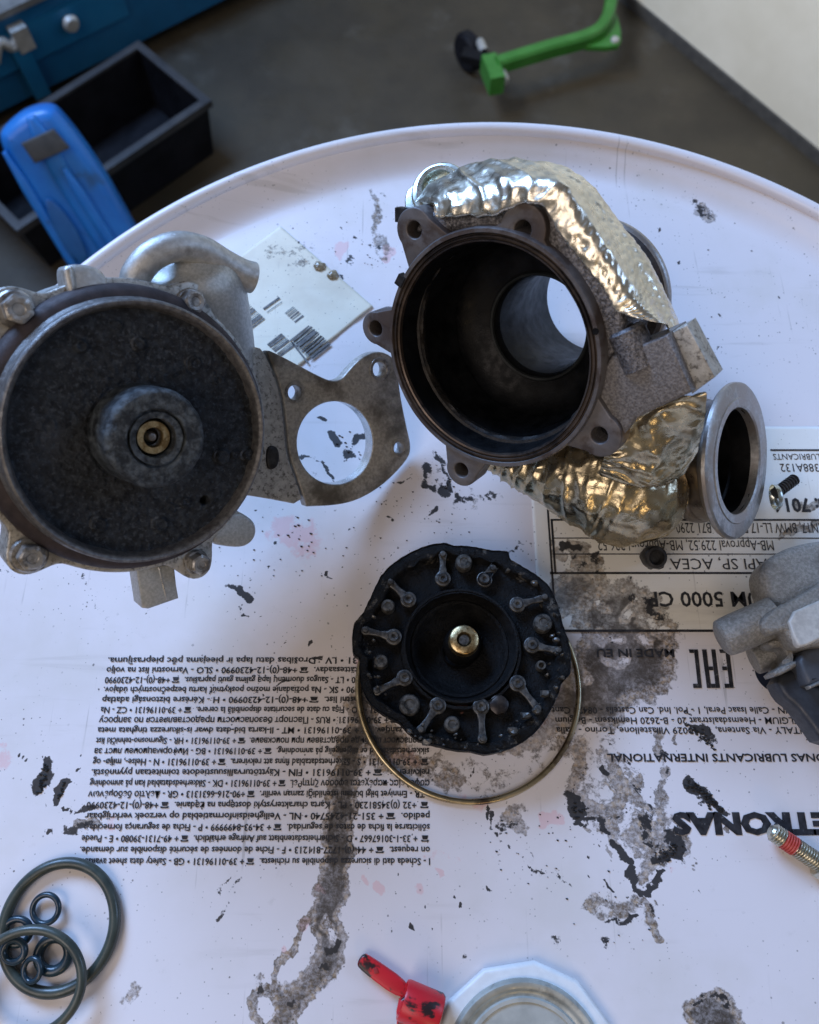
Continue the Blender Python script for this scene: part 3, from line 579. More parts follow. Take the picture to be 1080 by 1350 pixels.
letter('PETRONAS LUBRICANTS BELGIUM - Heemsdaalstraat 20 - B-2620 Hemiksem - Belgium', 1205, 732, 946, 9, bold=.012)
letter('PETRONAS LUBRICANTS SPAIN - Calle Isaac Peral, 1 - Pol. Ind. Can Castells - 08420 Cant', 1200, 727, 932.5, 9, bold=.012)
letter('MADE IN EU', 888, 786, 856, 11, bold=.02, z=.0004)
# label print
zl = .0006
letter('SELENIUM 5000 CP', 1088, 852, 781, 20, bold=.018, z=zl)
letter('API SP, ACEA C2', 1010, 850, 737, 15, bold=.0, z=zl); letter('RENAULT RN17, BMW LL-17 FE+, PSA B71 2290', 1140, 890, 690, 14, bold=.0, z=zl)
letter('MB-Approval 229.52, MB-Approval 226.52', 1018, 787, 713, 14, bold=.0, z=zl)
letter('Code: 7014', 1130, 1018, 658, 18, bold=.03, z=zl); letter('76388A132', 1092, 1027, 612, 11, bold=.0, z=zl); letter('Manufactured by PETRONAS LUBRICANTS', 1210, 1018, 599, 8, bold=.0, z=zl)
def hline(xa, xb, y, w_, z=zl): 
    a_, b_ = P(xa, y), P(xb, y); d_ = np.array([0, w_ / 2, 0]); return [a_ - d_, b_ - d_, b_ + d_, a_ + d_]
def vline(x, ya, yb_, w_):
    a_ = P(x, ya); b_ = np.array([a_[0], P(x, yb_)[1], 0]); d_ = np.array([w_ / 2, 0, 0]); return [a_ - d_, a_ + d_, b_ + d_, b_ - d_]
ink_obj([hline(725, 1200, 756, .0010), hline(728, 1200, 731, .0005), hline(728, 1200, 710, .0005), hline(726, 1200, 686, .0009), vline(727, 685, 757, .0010)], 'label_table_frame', z=zl)
ink_obj([vline(717, 600, 830, .0009)], 'label_border', z=zl); ink_obj([hline(1015, 1200, 594, .0009)], 'label_border', z=zl); ink_obj([hline(700, 1200, 832, .0011)], 'label_edge_line', z=zl)
# EAC mark
def rectp(x0_, y0_, x1_, y1_): a_, b_ = P(x0_, y0_), P(x1_, y1_); return [(a_[0], a_[1]), (b_[0], a_[1]), (b_[0], b_[1]), (a_[0], b_[1])]
def mk(pts): return [P(880 + x / 9, 840 + y / 9) for x, y in pts]
for k_, pol in enumerate((
    [[(310, 148), (358, 148), (405, 605), (360, 605)], [(250, 148), (309, 148), (312, 190), (258, 190)], [(298, 555), (354, 555), (359, 605), (305, 605)]],
    [[(405, 148), (460, 148), (515, 605), (465, 605)], [(515, 148), (565, 148), (620, 605), (570, 605)], [(486, 350), (536, 350), (541, 395), (491, 395)], [(512, 555), (563, 555), (568, 605), (517, 605)]],
    [[(680, 148), (730, 148), (782, 605), (735, 605)], [(610, 148), (679, 148), (683, 190), (622, 190)], [(645, 350), (701, 350), (706, 395), (650, 395)], [(672, 555), (728, 555), (733, 605), (680, 605)]])):
    ink_obj([mk(t_) for t_ in pol], 'conformity_letter', z=.0004 + 0 * k_)
# dark recycling badge
bd = chaikin([P(x, y) for x, y in ((993, 862), (1060, 862), (1062, 900), (1050, 914), (1025, 917), (1004, 905), (994, 888))], 3)
ink_obj([bd], 'recycling_badge', basic('navy_ink', (.010, .014, .028), (.016, .02, .036), 200, (.35, .5)), z=.0004)
letter('BATTERIE', 1048, 1010, 905, 6, bold=.0, z=.0006, mat=basic('pale_print', (.55, .56, .58), (.62, .63, .65), 200))
ink_obj([hline(1012, 1030, 878, .0006), hline(1012, 1030, 890, .0006), vline(1012, 878, 890, .0006), vline(1030, 878, 890, .0006)], 'recycling_symbol', bpy.data.materials['pale_print'], z=.0006)
# barcodes
u_a, v_a = lab(418, 465); u_b, v_b = lab(393, 458)
barcode(*sorted((lab(440, 460)[1], lab(412, 478)[1])), lab(385, 448)[0], lab(408, 478)[0], 5, 'barcode', 'u')
barcode(lab(440, 458)[1], lab(414, 476)[1], lab(392, 446)[0], lab(412, 474)[0], 9, 'barcode', 'u')
barcode(lab(388, 456)[1], lab(368, 470)[1], lab(362, 448)[0], lab(376, 466)[0], 11, 'barcode', 'u')
barcode(lab(348, 420)[1], lab(322, 436)[1], lab(318, 400)[0], lab(335, 434)[0], 13, 'barcode', 'u')
barcode(lab(392, 410)[1], lab(382, 420)[1], lab(384, 408)[0], lab(394, 424)[0], 15, 'barcode', 'u')
pl = []
for (xa, ya, xb, yb_, w_) in ((347, 408, 368, 393, .0012), (352, 413, 372, 399, .0004)):
    a_, b_ = P(xa, ya), P(xb, yb_); d_ = uu * w_ ; pl.append([a_, b_, b_ + d_, a_ + d_])
ink_obj(pl, 'label_print', M['ink_grey'], .00105)
pl = []
for k in range(26):
    s_ = k / 26; a_ = P(386 + 22 * s_, 452 + 28 * s_); pl.append([a_, a_ + vv * .0009, a_ + vv * .0009 + uu * .0006, a_ + uu * .0006])
ink_obj(pl, 'label_small_print', M['ink_grey'], .00105)

# bung at the lower edge
bc = P(692, 1408); pl_ = chaikin([bc + .0388 * np.array([cos(a_), sin(a_), 0]) for a_ in np.radians([8, 68, 128, 188, 248, 308])], 1)
prism([pl_], bc + up * .0042, up, .0040, 'bung_plate', M['bung_plate'], drum, .0018, bres=4)
mb = MB(); mb.lathe([(.0294, .0036), (.0291, .0058), (.0281, .0068), (.0264, .0066), (.0256, .0058), (.0250, .0050), (.0234, .0048)], bc, up, 90); build(mb, 'bung_ring', M['bung_ring'], drum, sharp=50)
mb = MB(); mb.lathe([(0, .0047), (.0212, .0048), (.0217, .0056), (.0230, .0057), (.0236, .0047)], bc, up, 90); build(mb, 'bung_plug', basic('dull_bung_plug', (.42, .44, .41), (.55, .57, .53), 90, (.35, .5), .3, .2, 900, .0003), drum, sharp=40)


# ------------------------------------------------------------------ turbocharger centre casing at the left (sooty backplate, aluminium compressor side)
NC = nz((.60, -.465, .67)); CC = P(191, 573, .101); 
cart = thing('turbocharger_cartridge', 'turbocharger core with round soot-black backplate, hex bolts, aluminium elbow and flange plate', 'turbo part', (CC[0], CC[1], 0))
e1, e2, _ = frame(NC)
def cp(px, py, d): return PP(px, py, CC - NC * d, NC)          # photo point on the plane d behind the rim
# steel lip round the soot
def lipmod(t, r, h): return r + .00012 * noise.noise(Vector((cos(t) * 9, sin(t) * 9, r * 300))), h + .00015 * noise.noise(Vector((cos(t) * 7, sin(t) * 7, 3 + r * 200)))
mb = MB(); mb.lathe([(.0414, -.0058), (.0419, -.0032), (.0424, -.0012), (.0429, -.0004), (.0438, 0), (.0445, -.0004), (.0448, -.0014), (.0449, -.0060), (.0455, -.0066), (.0457, -.0100)], CC, NC, 160, lipmod)
build(mb, 'rim', M['lip'], cart, sharp=50)
# soot-covered face with real lumps
mb = MB(); g = []; RS = np.linspace(.0145, .0421, 92)
pits = [(PP(x, y, CC - NC * .008, NC), r) for x, y, r in ((266, 658, .0018), (300, 590, .0), )]
blobs = [(PP(x, y, CC - NC * .008, NC), r, h) for x, y, r, h in ((103, 456, .0022, .0009), (180, 453, .0021, .0008), (252, 478, .0024, .0008), (282, 500, .002, .0006), (128, 690, .0026, .0007), (208, 690, .0028, .0008), (288, 600, .0028, .0011), (322, 598, .0022, .0011), (305, 598, .0016, .0009), (150, 430, .002, .0004), (60, 560, .003, .0003), (240, 660, .002, .0006), (222, 668, .0018, .0006))]
for k in range(420):
    t = 2 * pi * k / 420; d = cos(t) * e1 + sin(t) * e2; row = []
    for r in RS:
        p = CC + d * r; h = -.0050 + .00045 * fbm(p, 520, 4) + .0004 * fbm(p, 130, 3)
        if r > .0400: h += (r - .0400) ** 2 * 160 
        if r < .018: h += -.0004
        for c_, rad, hh in blobs:
            q = np.linalg.norm(c_ - (p - NC * .008)) / rad
            if q < 1.3: s_ = 1 / (1 + math.exp((q - .95) * 16)); h += 1.7 * hh * s_ - .0005 * s_ * (q < .55)
        for c_, rad in pits:
            if rad and np.linalg.norm(c_ - (p - NC * .008)) < rad: h -= .004
        row.append(p + NC * h)
    g.append(row)
mb.grid(g, closed_u=True); build(mb, 'soot_face', M['soot'], cart, sharp=0, weld=False)
for x, y, r, h_ in ((103, 456, .0023, .0010), (180, 453, .0024, .0009), (252, 478, .0027, .0009), (282, 500, .0022, .0006), (128, 690, .0028, .0008), (208, 690, .0031, .0009), (146, 452, .0018, .0004), (288, 601, .0027, .0014), (321, 599, .0023, .0013), (236, 664, .0020, .0006)):
    c_ = PP(x, y, CC - NC * .0056, NC); mb = MB()
    mb.lathe([(0, h_ * .75), (r * .45, h_ * .75), (r * .55, h_), (r * .85, h_), (r, h_ * .5), (r * 1.05, -.001)], c_, NC, 26, lambda t, r_, h, s=x: (r_ * (1 + .10 * noise.noise(Vector((cos(t) * 1.6, sin(t) * 1.6, s)))), h + .00015 * noise.noise(Vector((cos(t) * r_ * 900, sin(t) * r_ * 900, s)))))
    build(mb, 'rivet', M['soot_pale'], cart, sharp=40)
prism([[PP(x, y, CC - NC * .0050, NC) for x, y in ((288, 594), (305, 597), (321, 594), (321, 604), (305, 602), (288, 607))]], PP(305, 600, CC - NC * .0050, NC), NC, .0012, 'link_plate', M['soot_pale'], cart, .0003)
# hub
def hubmod(t, r, h):
    p = CC + (cos(t) * e1 + sin(t) * e2) * r + NC * h; q = fbm(p, 260, 4)
    ch = .0005 * max(0, noise.noise(Vector((cos(t) * 2.2, sin(t) * 2.2, 1.7)))) if r > .014 else 0
    return r + .00014 * q - ch, h + .00022 * q - ch * .5
HT = .0125
pr = [(.0175, -.0090), (.0170, -.004), (.0168, .002), (.0167, HT - .0025), (.0162, HT - .0010), (.0152, HT - .0002)] + [(r, HT) for r in np.linspace(.0145, .0100, 12)] + [(.0097, HT - .0002), (.0094, HT - .0016), (.0089, HT - .0016), (.0087, HT - .0005), (.0075, HT - .0007), (.0067, HT - .0009), (.0064, HT - .0022), (.0063, HT - .0090)]
mb = MB(); mb.lathe(pr, CC, NC, 180, hubmod); hub = build(mb, 'hub', M['hub'], cart, sharp=45)
HC = CC + NC * (HT - .0040)
mb = MB(); mb.lathe([(.0064, -.003), (.0056, -.001), (.0056, 0), (.0054, .0004), (.0034, .0004), (.0032, 0), (.0032, -.004)], HC, NC, 48); build(mb, 'bronze_bush', M['brass'], hub)
mb = MB(); mb.lathe([(0, .0004), (.0012, .0002), (.0017, -.0008), (.0018, -.004)], HC - NC * .0012, NC, 24); build(mb, 'oil_jet', M['steel'], hub)
mb = MB(); mb.lathe([(.0030, -.004), (.0, -.004)], HC, NC, 24); build(mb, 'hub_bore', M['bore'], hub)
# dark oxidised backplate behind the lip, then aluminium ring
mb = MB(); mb.lathe([(.0456, -.0080), (.0474, -.0086), (.0490, -.0100), (.0497, -.0120), (.0500, -.0140), (.0500, -.0265)], CC, NC, 160); build(mb, 'backplate_edge', M['iron_side'], cart, sharp=50)
bolts = [(20, 408, .0062, .0042), (250, 398, .0048, .0036), (258, 740, .0048, .0036), (38, 731, .0062, .0040)]
DB = .0145                                                     # bolt seats behind the rim
ringR, hole_pts = .0518, [cp(x, y, DB) for x, y, a_, b_ in bolts]
cen = CC - NC * DB
angs = np.linspace(0, 2 * pi, 240, endpoint=False); outl = []
for a_ in angs:
    d_ = cos(a_) * e1 + sin(a_) * e2; r = ringR
    for q in hole_pts:
        v = q - cen; L = np.linalg.norm(v); da = math.acos(np.clip(np.dot(v / L, d_), -1, 1)); Rl = .0077
        s_ = L * sin(da)
        if da < 1 and s_ < Rl: r = max(r, L * cos(da) + sqrt(Rl * Rl - s_ * s_))
    outl.append(r)
outl = np.array(outl)
for _ in range(5): outl = (np.roll(outl, 1) + outl * 2 + np.roll(outl, -1)) / 4
loop = [cen + (cos(a_) * e1 + sin(a_) * e2) * r for a_, r in zip(angs, outl)]
prism([loop, circle3(cen, NC, .0480, 96)], cen, NC, .014, 'clamp_ring', M['alu_dirty'], cart, .0008)
for (x, y, rf, rh), q in zip(bolts, hole_pts):
    b = MB(); b.lathe([(rf * .55, .0018), (rf * .9, .0016), (rf, .0008), (rf, -.0005)], q, NC, 32); bo = build(b, 'bolt', M['steel'], cart)
    b = MB(); a0 = random.random(); hexr = [(rh * (1 / cos((k % 10 - 5) / 10 * pi / 3)) * .98) for k in range(60)]
    def hexm(t, r, h, a0=a0, rh=rh): 
        u = ((t + a0) % (pi / 3)) - pi / 6; return (r * min(1 / cos(u), 1.12) if r > rh * .93 else r), h
    b.lathe([(0, .0058), (rh * .42, .0058), (rh * .50, .0062), (rh * .80, .0063), (rh * .965, .0058), (rh, .0052), (rh, .0010)], q, NC, 60, hexm); build(b, 'bolt_head', M['steel'], bo, sharp=30)
# rear compressor casing (aluminium scroll), mostly hidden below
mb = MB(); mb.lathe([(.0495, -.0295), (.0515, -.032), (.0520, -.036), (.0500, -.044), (.042, -.051), (.030, -.054), (.016, -.054)], CC - e1 * 0, NC, 120); build(mb, 'scroll', M['alu'], cart, sharp=50)
# cast lugs
def lug(px_, d, th, name, mat, bev, sm=2): return prism([chaikin([cp(x, y, d) for x, y in px_], sm)], cp(*px_[0], d), NC, th, name, mat, cart, bev, bres=3)
lug([(92, 392), (84, 352), (98, 347), (124, 350), (140, 360), (152, 388), (140, 402)], .0135, .014, 'cast_lug', M['alu'], .0022)
lug([(86, 366), (84, 352), (98, 348), (104, 384), (92, 392)], .0125, .006, 'cast_lug', M['alu'], .0016, 1)
lug([(270, 716), (310, 672), (326, 680), (338, 690), (339, 707), (328, 720), (310, 723)], .0190, .012, 'cast_lug', M['alu_blasted'], .0016)
lug([(163, 388), (166, 368), (205, 376), (204, 400)], .0150, .010, 'cast_lug', M['alu_blasted'], .0012, 1)
sp_ = [(180, 748), (188, 802), (196, 803), (236, 789), (233, 772), (230, 745)]
prism([[cp(x, y, .0215) for x, y in sp_]], cp(180, 757, .0215), NC, .011, 'drain_spigot', M['alu_blasted'], cart, .0007)
prism([[cp(x, y, .0213) for x, y in ((209, 748), (219, 792), (221, 791.5), (212, 748))]], cp(209, 757, .0213), NC, .002, 'parting_line', M['bright'], cart, .0003)
# elbow: dome with a pipe running round its crown to a short nipple
dome_c = cp(252, 368, .024); DA = nz(cp(262, 330, .010) - cp(300, 480, .032))
ax2 = nz(cp(330, 400, .03) - cp(200, 400, .03)); 
mb = MB()
cen_px = [(284, 500, .040), (276, 450, .037), (262, 400, .034), (254, 368, .031), (249, 348, .029), (246, 338, .028), (245, 333, .028)]
cpts = spline([cp(*q) for q in cen_px], 40); rads = spline([.0165, .0175, .0190, .0186, .0156, .0096, .0006], 40)[:, 0]
mb.tube(cpts, rads, 56); build(mb, 'elbow', M['alu_blasted'], cart, sharp=60)
pipe = spline([cp(*q) for q in ((176, 382, .024), (180, 362, .022), (200, 338, .020), (232, 325, .019), (266, 330, .020), (296, 348, .022), (318, 361, .023), (333, 366, .023))], 60)
mb = MB(); rp = spline([.0050, .0052, .0052, .0052, .0052, .0054, .0058, .0060], 60)[:, 0]; mb.tube(pipe, rp, 28, cap=False); dn = nz(pipe[-1] - pipe[-4]); 
mb.lathe([(rp[-1], 0), (rp[-1] - .0012, .0002), (.0040, -.001), (.0040, -.010), (0, -.010)], pipe[-1], dn, 28); build(mb, 'pipe_nipple', M['alu'], cart, sharp=50)
# flange plate with the big round opening
DF = .0265; p0 = cp(440, 580, DF)
oo = [(302, 462), (335, 458), (365, 466), (395, 482), (425, 498), (440, 503), (452, 499), (462, 486), (478, 470), (498, 462), (516, 468), (524, 482), (528, 520), (536, 560), (543, 590), (538, 606), (510, 636), (480, 656), (450, 666), (405, 668), (345, 656), (300, 650)]
def pc(x, y, r, rr_=None, d=DF, k=40): 
    c_ = cp(x, y, d); ra = np.linalg.norm(cp(x + r, y, d) - c_); rb = np.linalg.norm(cp(x, y + (rr_ or r), d) - c_)
    return [cp(x + r * cos(2 * pi * i / k), y + (rr_ or r) * sin(2 * pi * i / k), d) for i in range(k)]
holes = [pc(442, 584, 50, 55, k=64), pc(388.5, 517.5, 9, 10), pc(500.5, 487, 9, 9.5), pc(526, 590.5, 7, 7.5)]
seam = [(348, 455), (362, 490), (372, 520), (377, 560), (380, 598), (392, 630), (408, 672)]
right = [(349, 459), (365, 466)] + oo[3:21] 
left = [(302, 462), (335, 457)] + [(x - 2.2, y) for x, y in seam[:0]] + [(347, 460), (360.5, 490), (370, 520), (375, 560), (378, 598), (389.5, 630), (402, 667), (345, 656), (300, 650)]
rgt = [(350, 460), (365, 466)] + oo[3:20] + [(405, 668), (392.5, 630), (381, 598), (378, 560), (373, 520), (363.5, 490)]
rgt3 = []
pl_ = prism([chaikin([cp(x, y, DF) for x, y in rgt], 2)] + holes, p0, NC, .0055, 'flange_plate', M['gasket'], cart, .0006)
prism([chaikin([cp(x, y, DF) for x, y in left], 1)], p0, NC, .012, 'flange_web', M['alu_dirty'], cart, .0008)
for x, y, r in ((388.5, 517.5, 9), (500.5, 487, 9), (526, 590.5, 7)):
    c_ = cp(x, y, DF); rm = np.linalg.norm(cp(x + r, y, DF) - c_); b = MB(); b.lathe([(rm * 1.45, .0002), (rm * 1.4, .0005), (rm * 1.05, .0005), (rm * .96, 0), (rm * .96, -.0055)], c_, NC, 40); build(b, 'hole_collar', M['steel'], cart)
rb = np.linalg.norm(cp(442 + 50, 584, DF) - cp(442, 584, DF)); hc = cp(442, 584, DF)
loopb = pc(442, 584, 50, 55, k=96); inner = [q - NC * .0062 for q in loopb]
mb = MB(); mb.grid([[hc + (a_ - hc) * .998 - NC * .0004, hc + (b_ - hc) * .998] for a_, b_ in zip(loopb, inner)], closed_u=True); build(mb, 'bore_liner', M['bright'], cart)
prism([chaikin([cp(x, y, .0255) for x, y in ((352, 588), (366, 588), (370, 602), (366, 618), (352, 620))], 2)], cp(352, 588, .0255), NC, .004, 'side_nut', M['black_steel'], cart, .0008)

# ------------------------------------------------------------------ turbine housing
NT_ = nz((-.56, -.635, .53)); TC = P(642, 467, .086)
turb = thing('turbine_housing', 'dark cast iron turbine housing with open bore, wrapped in crinkled golden heat shield foil', 'turbo part', (TC[0], TC[1], 0))
t1, t2, _ = frame(NT_)
def tp(px, py, d): return PP(px, py, TC - NT_ * d, NT_)
K = .0405                                                      # bore radius at the mouth
def ringmod(t, r, h): return r + .0001 * noise.noise(Vector((cos(t) * 5, sin(t) * 5, r * 400))), h + .0001 * noise.noise(Vector((cos(t) * 4, sin(t) * 4, r * 300)))
mb = MB(); mb.lathe([(.0456, -.010), (.0455, -.0012), (.0449, 0), (.0436, 0), (.0434, -.0006)], TC, NT_, 160, ringmod); build(mb, 'flange_face', M['iron_face'], turb, sharp=40)
mb = MB(); mb.lathe([(.0435, -.0003), (.0431, -.0010), (.0428, -.0010), (.0425, -.0003), (.0419, -.0003), (.0416, -.0011), (.0413, -.0011), (.0410, -.0005), (.0404, -.0008), (.0401, -.0022)], TC, NT_, 160, ringmod); build(mb, 'sealing_step', M['rust_ring'], turb, sharp=35)
def boremod(t, r, h):
    q = fbm((cos(t) * r, sin(t) * r, h), 90, 3); return r + .0003 * q, h + (.0008 * q if abs(h + .0135) < .002 else 0)
mb = MB(); mb.lathe([(.0403, -.0018), (.0400, -.004), (.0396, -.012), (.0388, -.0165), (.0378, -.030), (.0355, -.036)], TC, NT_, 140, boremod); build(mb, 'bore', M['bore'], turb, sharp=40)
mb = MB(); mb.lathe([(.0378, -.0290), (.0370, -.0345), (.034, -.040), (.028, -.043), (.0225, -.0440), (.0210, -.0455), (.0205, -.050)], TC, NT_, 120); build(mb, 'inner_wall', M['bore'], turb, sharp=50)
mb = MB(); mb.lathe([(.0206, -.0485), (.0200, -.056), (.0200, -.068), (.0215, -.080), (.0240, -.094), (.0245, -.104)], TC, NT_, 120); build(mb, 'outlet_throat', M['bore_grey'], turb, sharp=50)
mb = MB(); mb.lathe([(.0398, -.0120), (.0385, -.0124), (.0384, -.0128), (.0379, -.0136), (.0381, -.0156), (.0385, -.0170)], TC, NT_, 220, lambda t, r, h: (r + .0016 * max(0, min(1, .5 + 1.2 * np.dot(cos(t) * t1 + sin(t) * t2, nz(TC - tp(600, 560, 0))))) * (r < .0386) + (.0009 * fbm((cos(t) * .04, sin(t) * .04, r), 120, 4) + .0007 * noise.noise(Vector((cos(t) * 2, sin(t) * 2, 5))) if r < .038 else 0), h)); build(mb, 'carbon_shoulder', basic('flaky_bore_edge', (.004, .004, .005), (.022, .018, .015), 220, (.5, .7), 0, .6, 1200, .0004), turb, sharp=35)
mb = MB(); mb.lathe([(.0228, -.0436), (.0222, -.0428), (.0214, -.0430), (.0210, -.0440)], TC, NT_, 100); build(mb, 'throat_edge', M['bore_grey'], turb)
# casing behind the flange
def casemod(t, r, h): return r + .0007 * fbm((cos(t) * r, sin(t) * r, h), 60, 3), h
mb = MB(); mb.lathe([(.0453, -.0095), (.0462, -.014), (.0460, -.022), (.0450, -.034), (.040, -.046), (.033, -.058), (.029, -.070), (.0285, -.092), (.030, -.0965)], TC, NT_, 140, casemod); build(mb, 'casing', M['iron_rough'], turb, sharp=50)
mb = MB(); mb.lathe([(.0245, -.104), (.0255, -.1052), (.034, -.1052), (.0352, -.1035), (.0362, -.1030), (.0366, -.1005), (.0362, -.0985), (.0345, -.0975), (.0335, -.0965), (.029, -.0962)], TC, NT_, 140); build(mb, 'outlet_flange', M['iron'], turb, sharp=35)
mb = MB(); mb.lathe([(.0345, -.0976), (.0362, -.0984), (.0369, -.1000), (.0368, -.1020), (.0362, -.1030)], TC, NT_, 140); build(mb, 'outlet_flange_edge', M['vband'], turb, sharp=60)
# lugs round the mouth
lugs = [((546, 303), .0080, 20), ((689, 303), .0088, 24), ((495, 433), .0068, 16), ((608, 620), .0072, 18), ((790, 574), .0084, 26)]
for (x, y), rl, _k in lugs:
    c_ = tp(x, y, .0015); v = c_ - (TC - NT_ * .0015); L = np.linalg.norm(v); ev = v / L; ew = np.cross(NT_, ev)
    base_w = rl * 1.45; rin = .0452
    pts = [c_ + rl * (cos(a_) * ev + sin(a_) * ew) for a_ in np.linspace(-pi * .52, pi * .52, 17)]
    bw = base_w; pts += [TC - NT_ * .0015 + ev * (sqrt(rin ** 2 - bw ** 2) - .0012) + ew * bw, TC - NT_ * .0015 + ev * (rin - .003), TC - NT_ * .0015 + ev * (sqrt(rin ** 2 - bw ** 2) - .0012) - ew * bw]
    if y in (303,) and x > 600: th_ = .018
    else: th_ = .011
    lg = prism([pts, circle3(c_, NT_, .0032, 28)], c_, NT_, th_, 'lug', M['iron_face'], turb, .0006)
    b = MB(); b.lathe([(.0033, -th_ * .85), (0, -th_ * .85)], c_, NT_, 24); build(b, 'bolt_hole', M['bore'], lg)
# small notch block at the upper left rim and dowel
kd = nz(tp(519, 362, 0) - TC); ks = np.cross(NT_, kd); b = MB(); b.box(TC + kd * .0452 - NT_ * .0008, (kd, ks, NT_), (.0016, .0022, .0016)); build(b, 'locating_key', M['black_steel'], turb)
def outside(pts, d, r=.0442):
    o = []
    for q in pts:
        c = TC - NT_ * d; v = q - c; L = np.linalg.norm(v); o.append(c + v / L * max(L, r))
    return o
# thick web joining the upper lugs
web = chaikin(outside([tp(x, y, .005) for x, y in ((540, 312), (556, 286), (580, 274), (640, 281), (668, 276), (690, 262), (722, 268), (742, 306), (770, 345), (800, 380), (818, 408), (826, 432), (812, 468), (790, 478), (775, 440), (740, 360), (690, 318), (620, 305))], .005), 2)
prism([web, circle3(tp(689, 303, .0015) - NT_ * .0035, NT_, .0032, 24)], tp(560, 292, .005), NT_, .016, 'upper_web', M['iron_rough'], turb, .0025, bres=3)
kd = nz(tp(780, 438, 0) - TC); c_ = TC + kd * .0442 + NT_ * .0001; b = MB(); b.lathe([(0, .0001), (.0012, .0001)], c_, NT_, 20); build(b, 'dowel_hole', M['bore'], turb)
# actuator boss block
blk = [(786, 486), (806, 470), (842, 456), (881, 440), (913, 517), (872, 536), (838, 552), (814, 584), (806, 600), (776, 600), (772, 560)]
prism([outside([tp(x, y, .004) for x, y in blk], .004), circle3(tp(790, 574, .0015) - NT_ * .0025, NT_, .0032, 24)], tp(800, 480, .004), NT_, .020, 'boss_block', basic('grained_casting', (.12, .115, .118), (.25, .242, .245), 1100, (.42, .58), .3, .7, 1300, .0004), turb, .0012)
prism([[tp(x, y, .0085) for x, y in ((878, 442), (906, 427), (943, 497), (912, 520))]], tp(880, 440, .0085), NT_, .010, 'boss_block_side', M['alu_dirty'], turb, .0007)
mb = MB(); ctr = tp(833, 452, .0085); axb = nz(tp(812, 418, .006) - tp(834, 470, .006)); mb.tube([ctr - axb * .009, ctr - axb * .002, ctr + axb * .0045, ctr + axb * .0055], [.0066, .0066, .0066, .0056], 36); build(mb, 'shaft_boss', M['iron_rough'], turb)

# crinkled foil: lofted shells with real dents
def foil(g, name, mat, amp, kind, thick=.0006, ridge=None):
    g = np.asarray(g); a_, b_ = g.shape[:2]; du = np.gradient(g, axis=0); dv = np.gradient(g, axis=1); nn = np.cross(du, dv); nn /= np.linalg.norm(nn, axis=2, keepdims=True) + 1e-12
    if np.mean(nn @ CB) < 0: nn = -nn
    arcl = np.concatenate([np.zeros((a_, 1)), np.cumsum(np.linalg.norm(np.diff(g, axis=1), axis=2), axis=1)], axis=1)
    for i in range(a_):
        for j in range(b_):
            p = g[i, j].copy(); e_ = min(1, 6 * min(i / a_, 1 - i / a_) + .25) 
            if kind == 'dimple':
                s_ = i * .00092 / .0046; v_ = arcl[i, j] / .0046; ro = math.floor(v_); fs = (s_ + .5 * (ro % 2) + .25 * noise.noise(Vector(p) * 90)) % 1 - .5; fv = v_ - ro - .5
                dm = math.exp(-(fs * fs + fv * fv) / .055); wgt = min(1, max(.25, (i / a_ - .30) * 3.0))
                q = Vector((i / a_ * 15 + j / b_ * 2, j / b_ * 2.4, 3.1)); fold_ = (1 - abs(noise.noise(q)) * 1.5) ** 3 * max(0, min(1, 1.55 - i / a_ * 2.2))
                h = -.80 * dm * wgt + 1.5 * fold_ + .45 * (1 - abs(noise.noise(Vector(p) * 190)) * 2.2) + .45 * fbm(p, 170, 3) + 1.0 * noise.noise(Vector(p) * 52)
            elif kind == 'pleat':
                q = Vector((i / a_ * 2.2, j / b_ * 8 + 1.2 * noise.noise(Vector(p) * 60), 0)); h = 1.5 * (1 - abs(noise.noise(q)) * 1.6) ** 3 - .5 + .4 * (1 - abs(noise.noise(Vector(p) * 160)) * 2.2) + .45 * fbm(p, 170, 3)
            else:
                q = Vector((i / a_ * 20, j / b_ * 3.2 + i / a_ * 5, 0)); h = 1.6 * (1 - abs(noise.noise(q)) * 1.4) ** 3 * (1.25 - i / a_) - .6 + .75 * (1 - abs(noise.noise(Vector(p) * 150)) * 2.2) + .5 * fbm(p, 190, 3) + 1.0 * noise.noise(Vector(p) * 62)
            g[i, j] = p + nn[i, j] * amp * h * e_
    m = MB(); m.grid(g); o = build(m, name, mat, turb, sharp=0, weld=False)
    return o
inner = spline([(572, 270), (577, 284), (610, 281), (648, 280), (680, 268), (712, 266), (735, 300), (765, 340), (795, 378), (812, 408), (822, 413), (842, 420), (862, 424)], 200)
outer = spline([(566, 262), (585, 242), (612, 228), (645, 218), (690, 213), (740, 220), (772, 240), (798, 272), (826, 306), (850, 340), (868, 374), (884, 408), (895, 430)], 200)
mid_ = spline([(570, 268), (580, 262), (612, 252), (648, 246), (690, 236), (735, 240), (760, 268), (786, 305), (812, 346), (836, 386), (850, 405), (868, 420), (880, 428)], 200)
dpi = spline([.0025, .002, .0015, .0015, .001, .001, .0015, .002, .002, .002, .002, .002, .003], 200)[:, 0]
g = []
for k in range(200):
    I = tp(*inner[k], dpi[k]); Mq = tp(*mid_[k], dpi[k] + .0035); O = tp(*outer[k], .030); B2 = O - NT_ * .012 - nz(O - TC + NT_ * np.dot(O - TC, -NT_)) * .004
    g.append(spline([I - NT_ * .003, I, Mq, O + (NT_ * .010), O, B2], 70))
foil(g, 'upper_foil', M['foil'], .00075, 'dimple')

